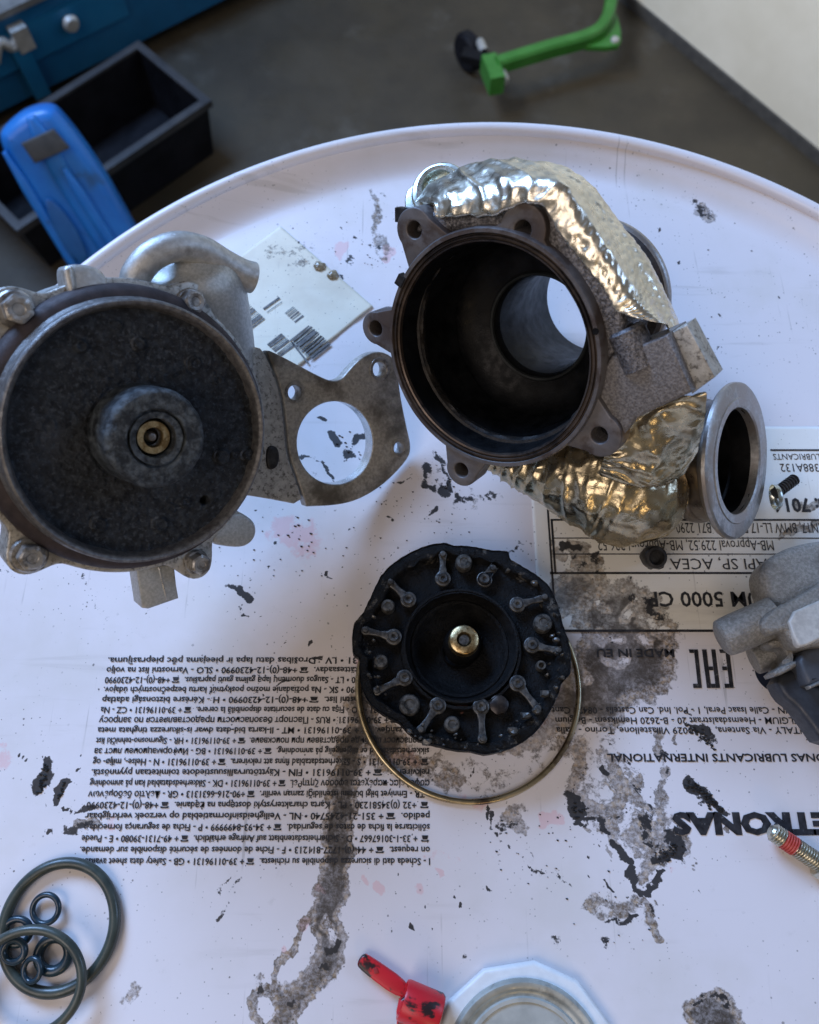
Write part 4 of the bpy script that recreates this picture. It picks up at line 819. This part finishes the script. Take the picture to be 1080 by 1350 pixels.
# V-band outlet
NV = nz((.72, -.30, .62)); VC = P(976, 608, .039); v1, v2, _ = frame(NV)
mb = MB(); mb.lathe([(.0222, -.004), (.0225, -.0006), (.0232, 0), (.0262, .0002), (.0266, -.0002), (.0320, -.0004), (.0330, -.0010), (.0332, -.0024), (.0326, -.0034), (.0285, -.0062), (.0268, -.0070)], VC, NV, 140, ringmod); build(mb, 'vband_flange', M['vband'], turb, sharp=30)
mb = MB(); mb.lathe([(.0268, -.0068), (.0262, -.0090), (.0260, -.0135), (.0268, -.0145), (.0272, -.0165), (.0268, -.0190), (.0256, -.0205), (.0236, -.0225), (.0228, -.036)], VC, NV, 120); build(mb, 'vband_neck', M['vneck'], turb, sharp=40)
mb = MB(); mb.lathe([(.0224, -.002), (.0220, -.012), (.0206, -.0126), (.0204, -.030), (.018, -.045), (0, -.05)], VC, NV, 100); build(mb, 'vband_bore', M['bore'], turb, sharp=40)
# lower foil: an inlet duct swelling from under the mouth to the outlet neck
back = VC - NV * .021
back = VC - NV * .031
pth = spline([P(648, 604, .024), P(690, 612, .027), P(745, 624, .032), P(795, 634, .035), P(826, 644, .033), P(850, 638, .027), back], 150)
rad_ = spline([.0055, .0110, .0180, .0232, .0243, .0218, .0195], 150)[:, 0]
g = []; tn = [nz(pth[min(i + 2, 149)] - pth[max(i - 2, 0)]) for i in range(150)]
for i in range(150):
    if i > 120: tn[i] = nz(tn[i] * (149 - i) / 29 + NV * (i - 120) / 29)
    u_ = nz(np.array([0, 0, 1.]) - tn[i] * tn[i][2]); s_ = np.cross(tn[i], u_); row = []
    for k in range(97):
        a_ = -pi * .62 + 2 * pi * 1.0 * k / 96 * .80; r = rad_[i]
        crease = .0026 * math.exp(-((a_ - .55) / .16) ** 2) * min(1, i / 40) * max(0, min(1, (128 - i) / 25))
        row.append(pth[i] + (cos(a_) * u_ - sin(a_) * s_) * (r + crease))
    g.append(row)
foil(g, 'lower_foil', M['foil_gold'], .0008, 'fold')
# foil gusset between block and outlet neck
top_ = spline([tp(872, 534, .006), tp(905, 520, .010), tp(925, 522, .016), tp(940, 530, .022)], 60); 
bot_ = spline([P(792, 616, .072), P(830, 632, .070), P(868, 630, .066), P(905, 590, .058)], 60)
g = []
for k in range(60):
    a_, b_ = tp(*(spline([(800, 588), (838, 556), (880, 536), (932, 520)], 60)[k]), .010), P(*(spline([(790, 620), (838, 636), (888, 630), (918, 596)], 60)[k]), .066)
    m_ = (a_ + b_) / 2 + CB * .002; g.append(spline([a_ - CB * .003, a_, m_, b_, b_ - CB * .006], 70))
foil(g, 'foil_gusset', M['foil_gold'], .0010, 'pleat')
# zinc eyelet with its bracket at the far side
EC = tp(578, 246, .028); en = nz((-.25, -.25, .93))
mb = MB(); mb.lathe([(.0062, -.010), (.0062, .0005), (.0066, .0012), (.0080, .0014), (.0086, .0006), (.0088, -.0016), (.0094, -.0020), (.0110, -.0022), (.0118, -.0032), (.0118, -.010)], EC, en, 56); build(mb, 'zinc_eyelet', M['zinc'], turb, sharp=40)
mb = MB(); mb.box(EC - en * .002, (nz([.7, .7, .2]), nz(np.cross([.7, .7, .2], en)), en), (.0056, .0014, .0012)); build(mb, 'eyelet_bar', M['zinc'], turb)
pe_ = EC - en * .0045
prism([chaikin([PP(x, y, pe_, en) for x, y in ((534, 285), (533, 255), (545, 242), (562, 228), (600, 232), (590, 270), (556, 296))], 1)], pe_, en, .0025, 'zinc_bracket', M['zinc'], turb, .0008)
b = MB(); b.box(tp(531, 283, .006), (t1, t2, NT_), (.0022, .0026, .002)); build(b, 'clip', M['black_steel'], turb)
# stud beside the outlet and socket screw below the foil
sa, sb = P(1022, 651, .012), P(1049, 631, .010); sd = nz(sb - sa); Ls = np.linalg.norm(sb - sa); pr = [(0, 0)]
for k in range(9): z_ = k * Ls / 9; pr += [(.0021, z_ + .0001), (.0027, z_ + Ls / 36), (.0027, z_ + Ls / 18), (.0021, z_ + Ls / 11)]
pr += [(.0019, Ls), (0, Ls)]
b = MB(); b.lathe(pr, sa, sd, 24); build(b, 'stud', M['black_steel'], turb, sharp=50)
b = MB(); b.lathe([(.0024, .0012), (.0052, .0012), (.0057, .0004), (.0057, -.001)], P(1023, 655, .011), nz(sd + np.array([.1, -.5, .25])), 36); build(b, 'stud_washer', M['zinc'], turb)
sc_c = P(866, 735, .016); sn = nz((.05, -.35, .93))
b = MB(); b.lathe([(0, -.0025), (.0024, -.0025), (.0028, -.0008), (.0034, .0002), (.0046, 0), (.0050, -.001), (.0051, -.006), (.0030, -.006), (.0028, -.014)], sc_c, sn, 44); build(b, 'socket_screw', M['black_steel'], turb, sharp=40)

# ------------------------------------------------------------------ nozzle ring in the middle
ZN = .0235; NO = P(609, 853, ZN)
noz = thing('nozzle_ring', 'soot-black vane nozzle ring with small levers and a bronze centre bush, inside a thin ring', 'turbo part', (NO[0], NO[1], 0))
def npx(x, y, z=ZN): return P(x / 3 + 440, y / 3 + 680, z)      # coordinates measured on a 3x enlargement
rim_pts = np.array([(265, 165), (330, 130), (440, 105), (480, 118), (620, 132), (690, 140), (700, 172), (760, 205), (850, 275), (905, 430), (935, 520), (935, 620), (900, 660), (860, 760), (800, 850), (720, 905), (600, 938), (545, 925), (420, 905), (330, 880), (260, 810), (150, 745), (118, 690), (105, 560), (78, 540), (82, 420), (120, 380), (150, 320), (190, 235)], float)
pp_ = np.array([npx(x, y) - NO for x, y in rim_pts]); an = np.arctan2(pp_[:, 1], pp_[:, 0]); rn = np.hypot(pp_[:, 0], pp_[:, 1]); od = np.argsort(an); an, rn = an[od], rn[od]
def rim_r(t): 
    tt_ = (t + pi) % (2 * pi) - pi; return np.interp(tt_, np.r_[an[-1] - 2 * pi, an, an[0] + 2 * pi], np.r_[rn[-1], rn, rn[0]])
def nozmod(t, r, h):
    q = fbm((cos(t) * r, sin(t) * r, h), 150, 4); R_ = rim_r(t)
    if .0366 < r < .0392 and h > -.0056: r += .0014 * noise.noise(Vector((cos(t) * 4.5, sin(t) * 4.5, 2.2))) + .0006 * noise.noise(Vector((cos(t) * 14, sin(t) * 14, 1.2)))
    if r > .034: r = r / .0415 * R_ if r > .039 else r + (R_ - .0415) * (r - .034) / .005
    k_ = max(0, noise.noise(Vector((cos(t) * 3, sin(t) * 3, .4)))) 
    if h > -.0025 and r > .036: h -= .0022 * k_
    c_ = fbm((cos(t) * r, sin(t) * r, h + .3), 480, 4)
    return r + .00008 * q + .00016 * c_, h + .00012 * q + .00022 * c_
pr = [(.0384, -.0058), (.0345, -.0061), (.0300, -.0062), (.0262, -.0060), (.0250, -.0054), (.0246, -.0036), (.0242, -.0027), (.0232, -.0024)]
prl = [(.0230, -.014), (.040, -.013), (.0416, -.010), (.0420, -.0085), (.0419, -.0014), (.0415, -.0020), (.0409, -.0016), (.0385, -.0015), (.0380, -.0019), (.0377, -.0028), (.0375, -.0045), (.0368, -.0059)]
mb = MB(); mb.lathe(pr, NO, up, 220, nozmod); build(mb, 'vane_plate', M['nozzle'], noz, sharp=40); mb = MB(); mb.lathe(prl, NO, up, 260, nozmod); build(mb, 'plate_lip', M['nozzle_lip'], noz, sharp=38)
NI = P(608, 848, ZN)
mb = MB(); mb.lathe([(.0240, -.0040), (.0234, -.0022), (.0226, -.0022), (.0218, -.0040), (.0212, -.0090), (.0206, -.0100), (.0200, -.0096), (.0190, -.0100), (.0175, -.0130), (.0150, -.0160), (.0110, -.0172), (.0075, -.0168), (.0068, -.0150), (.0066, -.0165), (0, -.0165)], NI, up, 140, lambda t, r, h: (r + .00012 * fbm((cos(t) * r, sin(t) * r, h), 200, 3), h)); bowl = build(mb, 'bowl', M['nozzle'], noz, sharp=40)
mb = MB(); mb.lathe([(.0090, -.0170), (.0325, -.0215), (.0322, -.0145), (.022, -.0140)], NO - up * .001, up, 90); build(mb, 'rear_collar', M['nozzle'], noz)
CB_ = P(612, 843, ZN - .0050)
mb = MB(); mb.lathe([(.0066, -.0045), (.0062, -.0012), (.0060, -.0002), (.0055, .0002), (.0031, .0004), (.0029, -.0002), (.0028, -.003)], CB_, up, 56, lambda t, r, h: (r, h)); bush = build(mb, 'centre_bush', M['brass'], noz, sharp=40); mb = MB(); mb.lathe([(.0064, -.0035), (.0070, -.0050), (.0078, -.0070), (.0085, -.0130)], CB_, up, 56); build(mb, 'bush_column', M['nozzle'], noz)
mb = MB(); mb.lathe([(0, -.0005), (.0020, -.0006), (.0028, -.0016), (.0029, -.003)], CB_, up, 30); build(mb, 'shaft_end', M['lever'], bush)
ZL = ZN - .0022
for (ax_, ay_), (bx_, by_) in [((432, 247), (432, 150)), ((597, 250), (630, 205)), ((727, 350), (835, 320)), ((785, 510), (890, 530)), ((728, 662), (810, 760)), ((583, 755), (590, 880)), ((412, 750), (345, 845)), ((280, 640), (170, 690)), ((237, 478), (125, 450)), ((295, 330), (225, 260))]:
    a_, b_ = npx(ax_, ay_, ZL), npx(bx_, by_, ZL + .0012); d_ = nz(b_ - a_); s_ = np.cross(up, d_); s_ = nz(s_); ra, rb_, rw = .0034, .0019, .00125; L = np.linalg.norm(b_ - a_)
    pl_ = [a_ + ra * (cos(t) * d_ + sin(t) * s_) for t in np.linspace(.55, 2 * pi - .55, 22)] + [a_ + d_ * ra * 1.7 - s_ * rw, a_ + d_ * L * .6 - s_ * rw] + [b_ + rb_ * (cos(t) * d_ + sin(t) * s_) for t in np.linspace(-2.2, 2.2, 12)] + [a_ + d_ * L * .6 + s_ * rw, a_ + d_ * ra * 1.7 + s_ * rw]
    pl_ = [q * [1, 1, 0] + up * a_[2] for q in pl_]
    lv = prism([pl_], a_, up, .0018, 'lever', M['lever'], noz, .0005)
    b = MB(); b.lathe([(0, .0002), (.0007, .0002), (.0009, .0009), (.0019, .0010), (.0023, .0004), (.0023, -.0006)], a_, up, 22); build(b, 'pivot', M['lever'], lv, sharp=40)
    b = MB(); b.lathe([(0, .0008), (.0011, .0006), (.0014, -.0006)], b_, up, 14); build(b, 'pivot', M['lever'], lv)
for x, y, r in ((515, 185, 34), (215, 358, 27), (187, 577, 27), (300, 748, 40), (468, 825, 30), (828, 425, 37), (655, 745, 38), (820, 592, 19)):
    c_ = npx(x, y, ZL); rm = r / 3 / F * .325 * 1.0; b = MB()
    if r == 19: b.lathe([(0, -.002), (rm * .5, -.002), (rm * .55, .0010), (rm * .9, .0010), (rm, .0002), (rm, -.003)], c_, up, 24)
    elif r == 38: b.lathe([(0, .0002), (rm * .7, -.0001), (rm * .95, -.0006), (rm, -.003)], c_, up, 24, lambda t, r_, h: (r_ * (1 + .12 * noise.noise(Vector((cos(t) * 2, sin(t) * 2, 0)))), h))
    else: b.lathe([(0, .0012), (rm * .45, .0012), (rm * .52, .0016), (rm * .86, .0015), (rm, .0008), (rm, -.003)], c_, up, 32)
    build(b, 'pin', M['pin'] if r != 38 else M['rust_ring'], noz, sharp=45)
c_ = npx(505, 752, ZN - .0055); prism([chaikin([c_ + np.array(q) * .001 for q in ((-3.8, 1.5, 0), (3.8, 1.6, 0), (.6, -3.2, 0), (-.8, -3.0, 0))], 2)], c_, up, .001, 'rust_patch', basic('red_brown_rust', (.10, .035, .022), (.16, .06, .04), 300, (.5, .6)), noz, .0003)
# loose scale on the rim
mb = MB()
for x, y, s_ in ((760, 790, 30), (800, 770, 22), (710, 848, 26), (835, 700, 24), (370, 892, 22), (300, 850, 16), (905, 640, 16), (880, 490, 16), (160, 400, 12), (690, 215, 14), (795, 265, 18)) + tuple((515 + rr_ * cos(aa_), 520 + rr_ * sin(aa_), ss_) for rr_, aa_, ss_ in zip(rng.uniform(345, 400, 46), rng.uniform(-.5, 3.3, 46), rng.uniform(3, 11, 46))):
    c_ = npx(x, y, ZN + .0002); k_ = 8; m_ = []
    for i in range(k_):
        a_ = 2 * pi * i / k_; r_ = s_ / 3 / F * .32 * (.6 + .6 * random.random()); m_.append(c_ + np.array([cos(a_) * r_, sin(a_) * r_ * .7, 0]))
    v = [q - up * .0012 for q in m_] + [q * .7 + c_ * .3 + up * (.0004 + .0008 * random.random()) for q in m_] + [c_ + up * .001]
    mb.add(v, [(i, (i + 1) % k_, k_ + (i + 1) % k_, k_ + i) for i in range(k_)] + [(k_ + i, k_ + (i + 1) % k_, 2 * k_) for i in range(k_)])
tag(build(mb, 'loose_scale', M['pin'], noz, sharp=25), kind='stuff')

# thin spring ring lying round it
RC = P(617, 903, .0014); RR = .0467
mb = MB(); k_ = 160; mb.tube([RC + np.array([RR * cos(t), RR * sin(t), .0009 * (1 + sin(t + .6)) ]) for t in np.linspace(0, 2 * pi, k_, endpoint=False)], .00125, 12, closed=True)
tag(build(mb, 'sealing_ring', M['ring_gold'], base=(RC[0], RC[1], 0), sharp=0), 'thin golden metal sealing ring lying on the lid round the black nozzle ring', 'metal ring')

# ------------------------------------------------------------------ actuator at the right edge
act = thing('actuator', 'cast aluminium actuator with round motor barrel and dark grey plastic cover, at the right edge', 'actuator', (P(1050, 830)[0], P(1050, 830)[1], 0))
def ap(pl, z): return [P(x, y, z) for x, y in pl]
def aprism(pl, z, th, name, mat, bev, sm=2, hole=None): return prism([chaikin(ap(pl, z), sm)] + ([ap(hole, z)] if hole else []), P(*pl[0], z), up, th, name, mat, act, bev, bres=4)
aprism([(1003, 760), (1007, 742), (1022, 729), (1050, 716), (1100, 708), (1160, 720), (1170, 800), (1080, 800), (1020, 806)], .036, .016, 'motor_barrel', M['alu_grey'], .0036)
aprism([(1000, 812), (1060, 782), (1100, 755), (1160, 750), (1160, 850), (1080, 850), (1056, 856), (1040, 838), (1034, 830), (1012, 838)], .043, .017, 'gear_case', M['alu_grey'], .0020)
mb = MB(); xa, xb = P(952, 842, .030), P(1022, 812, .034); mb.tube(spline([xa - nz(xb - xa) * .0008, xa, xa + nz(xb - xa) * .0010, xa * .7 + xb * .3, xb], 30), spline([.0055, .0068, .0074, .0078, .0078], 30)[:, 0], 40); build(mb, 'mounting_boss', M['alu_grey'], act, sharp=60)
mb = MB(); xa, xb = P(994, 870, .018), P(1032, 856, .020); mb.tube(spline([xa, xa + nz(xb - xa) * .0008, xb], 20), spline([.0052, .0060, .0060], 20)[:, 0], 36); build(mb, 'lower_boss', M['alu_grey'], act, sharp=60)
aprism([(1012, 845), (1030, 836), (1044, 846), (1050, 866), (1030, 884), (1040, 866), (1034, 852), (1020, 854)], .034, .011, 'arm', M['alu_grey'], .0022)
aprism([(1037, 810), (1078, 792), (1120, 774), (1140, 820), (1083, 842), (1057, 854), (1050, 848)], .0445, .004, 'label_pad', M['pad_label'], .0010, 1)
aprism([(1018, 884), (1052, 868), (1056, 876), (1024, 893)], .035, .010, 'seal_edge', M['alu_grey'], .0010, 1)
aprism([(1022, 893), (1056, 878), (1072, 905), (1100, 900), (1180, 880), (1180, 985), (1090, 984), (1066, 950), (1050, 930), (1034, 918)], .031, .012, 'plastic_cover', M['black_plastic'], .0022, 1)
aprism([(1050, 862), (1090, 844), (1160, 815), (1160, 890), (1110, 895), (1070, 904), (1064, 900)], .038, .011, 'cover_clip', M['grey_plastic'], .0022, 1)
aprism([(1066, 904), (1110, 884), (1112, 888), (1069, 908)], .0385, .004, 'cover_flange', M['grey_metal'], .0008, 0)

aprism([(1098, 748), (1165, 735), (1170, 900), (1110, 905)], .024, .0235, 'foot', M['alu_grey'], .002)
# ------------------------------------------------------------------ bolt, rings, clip
ba, bb_ = P(1018, 1096, .0065), P(1098, 1150, .0052); bd_ = nz(bb_ - ba); Lb = np.linalg.norm(bb_ - ba)
blt = thing('bolt', 'zinc plated threaded bolt with a band of red thread locker, lying on the lid', 'bolt', (ba[0], ba[1], 0))
def thread(z0, z1, r, n):
    pr_ = []; s_ = (z1 - z0) / n
    for k in range(n): z_ = z0 + k * s_; pr_ += [(r * .80, z_), (r * .82, z_ + s_ * .18), (r, z_ + s_ * .42), (r, z_ + s_ * .62), (r * .82, z_ + s_ * .86)]
    return pr_
rb_ = .0037
b = MB(); b.lathe([(0, -.0008), (rb_ * .6, -.0008), (rb_ * .8, 0)] + thread(.0002, .0048, rb_, 4), ba, bd_, 28); build(b, 'thread', M['zinc_y'], blt, sharp=40)
b = MB(); b.lathe(thread(.0048, .0100, rb_ * 1.02, 5), ba, bd_, 28); build(b, 'thread_locker', M['threadlock'], blt, sharp=40)
b = MB(); b.lathe(thread(.0100, .0205, rb_, 10) + [(rb_ * .8, .0206), (0, .0206)], ba, bd_, 28); build(b, 'thread', M['zinc_y'], blt, sharp=40)
b = MB(); b.lathe([(0, .0200), (.0050, .0200), (.0056, .0206), (.0056, .0225), (.0046, .0230), (.0044, .029), (0, .030)], ba, bd_, 6 * 8); build(b, 'bolt_head', M['zinc_y'], blt, sharp=30)

def oring(cx, cy, rx, ry, tube, z0, mat, label, name='rubber_ring', tilt=(0, 0), grp='rubber sealing rings piled at the lower left'):
    c_ = P(cx, cy, z0); ax_ = np.linalg.norm(P(cx + rx, cy, z0) - c_); ay_ = np.linalg.norm(P(cx, cy + ry, z0) - c_); m = MB(); k_ = 110
    m.tube([c_ + np.array([ax_ * cos(t), ay_ * sin(t), tilt[0] * cos(t) + tilt[1] * sin(t) + abs(tilt[0]) + abs(tilt[1]) + tube * .0]) for t in np.linspace(0, 2 * pi, k_, endpoint=False)], tube, 16, closed=True)
    return tag(build(m, name, mat, base=(c_[0], c_[1], 0), sharp=0), label, 'rubber ring', grp)
oring(78, 1221, 73, 87, .0022, .0022, M['rubber'], 'largest thick greenish black rubber ring, lying under the other rings')
oring(40, 1294, 71, 72, .0018, .0056, M['rubber'], 'thinner dark rubber ring lying across the largest one, cut by the left frame edge', tilt=(.0004, .0016))
oring(62, 1198, 18, 19, .0011, .0013, M['rubber_blue'], 'small blue black rubber ring standing clear inside the top of the largest ring', tilt=(.0006, .0006))
oring(24, 1228, 18, 17, .0013, .0014, M['rubber_blue'], 'small rubber ring partly hidden below the crossing ring at the left edge', tilt=(.0004, .0006))
oring(21, 1253, 15.5, 14.5, .0013, .0034, M['rubber_blue'], 'small rubber ring on top of the left small one', tilt=(.001, .0004))
oring(71, 1258, 20, 22, .0020, .0020, M['rubber_blue'], 'thick walled small rubber ring right of the small rings, under the crossing ring')
oring(45, 1278, 12.5, 15.5, .0010, .0034, M['rubber_blue'], 'smallest oval rubber ring, lowest of the small rings', tilt=(.0010, .0006))

clip = thing('plastic_clip', 'red plastic strap clip smeared with black grease, beside the bung', 'clip', (P(520, 1300)[0], P(520, 1300)[1], 0))
prism([chaikin([P(x, y, .004) for x, y in ((478, 1258), (486, 1259), (546, 1301), (531, 1322), (474, 1279), (470, 1270))], 2)], P(478, 1260, .004), up, .0032, 'strap', M['red'], clip, .0009)
prism([[P(x, y, .0044) for x, y in ((492, 1277), (497, 1276), (500, 1283), (494, 1284))]], P(492, 1277, .0044), up, .001, 'moulded_mark', basic('dark_red_plastic', (.30, .02, .025), (.38, .03, .035), 300, (.35, .45)), clip, .0002)
mb = MB(); ra_, rb2 = P(532, 1318, .0080), P(575, 1336, .0075); dr = nz(rb2 - ra_); mb.lathe([(.0048, .001), (.0052, -.0002), (.0066, -.0004), (.0070, .0004), (.0070, .0130), (.0064, .0140), (.0052, .0140), (.0050, .012), (.0048, .001)], ra_, dr, 40); build(mb, 'socket', M['red'], clip, sharp=40)
mb = MB(); mb.lathe([(0, .004), (.0049, .004)], ra_, dr, 30); build(mb, 'socket_core', M['black_plastic'], clip)
prism([chaikin([P(x, y, .006) for x, y in ((522, 1322), (538, 1310), (560, 1330), (560, 1372), (524, 1372))], 1)], P(522, 1318, .006), up, .0055, 'tab', M['red'], clip, .0012)

# two dried oil drops on the edge of the barcode label, carbon crumbs on the lid
for (x, y, r, l_) in ((421, 351, .0032, 'wrinkled brown oil drop on the edge of the barcode label, left of two'), (439, 363, .0030, 'smooth brown oil drop on the edge of the barcode label, right of two')):
    c_ = P(x, y, .001); b = MB(); b.lathe([(0, .0013), (r * .5, .0012), (r * .85, .0006), (r, 0)], c_, up, 28, lambda t, r_, h, x=x: (r_ * (1 + .3 * noise.noise(Vector((cos(t) * 1.3, sin(t) * 1.3, x)))), h + .0003 * noise.noise(Vector((cos(t) * r_ * 600, sin(t) * r_ * 600, x)))))
    tag(build(b, 'oil_drop', M['oil_drop'], base=(c_[0], c_[1], 0), sharp=0), l_, 'oil drop', 'oil drops on the barcode label')
mb = MB()
def crumb(c_, s_):
    v = []
    for a_, b_ in ((0, 1), (1, .6), (2, .9), (3, .55), (4, .8)): v.append(c_ + np.array([cos(a_ * 1.256) * s_ * b_, sin(a_ * 1.256) * s_ * b_ * .8, -.0002]))
    v.append(c_ + np.array([s_ * .1, 0, s_ * .55])); k = len(v) - 1
    mb.add(v, [(i, (i + 1) % k, k) for i in range(k)] + [tuple(range(k))[::-1]])
for line, n_, sprd, sz in (([(908, 1032), (930, 1048), (948, 1070)], 70, 6, .0011), ([(62, 1010), (52, 1043)], 34, 6, .0009), ([(86, 1030), (78, 1052)], 16, 3, .0008), ([(912, 957), (940, 984)], 26, 6, .0008), ([(870, 1130), (895, 1115)], 30, 7, .0008), ([(755, 1062), (765, 1075)], 16, 7, .0008), ([(560, 610), (600, 650)], 26, 12, .0006), ([(380, 690), (410, 720)], 12, 20, .0007), ([(440, 575), (480, 600)], 14, 12, .0007), ([(650, 1080), (830, 1220)], 40, 60, .0005), ([(250, 740), (520, 720)], 40, 40, .0005), ([(500, 640), (620, 700)], 30, 25, .0005), ([(730, 740), (860, 800)], 30, 30, .0006), ([(850, 560), (1000, 300)], 24, 70, .0005), ([(440, 300), (520, 400)], 18, 30, .0005)):
    pts_ = spline(line, 40)
    for _ in range(n_):
        q = pts_[rng.integers(40)] + rng.normal(0, sprd * .55, 2); crumb(P(q[0], q[1], .0003), sz * (.5 + rng.random() * .9))
tag(build(mb, 'carbon_crumbs', M['crumb'], sharp=20, weld=False), 'black carbon crumbs scattered over the stained lid', None, None, 'stuff')
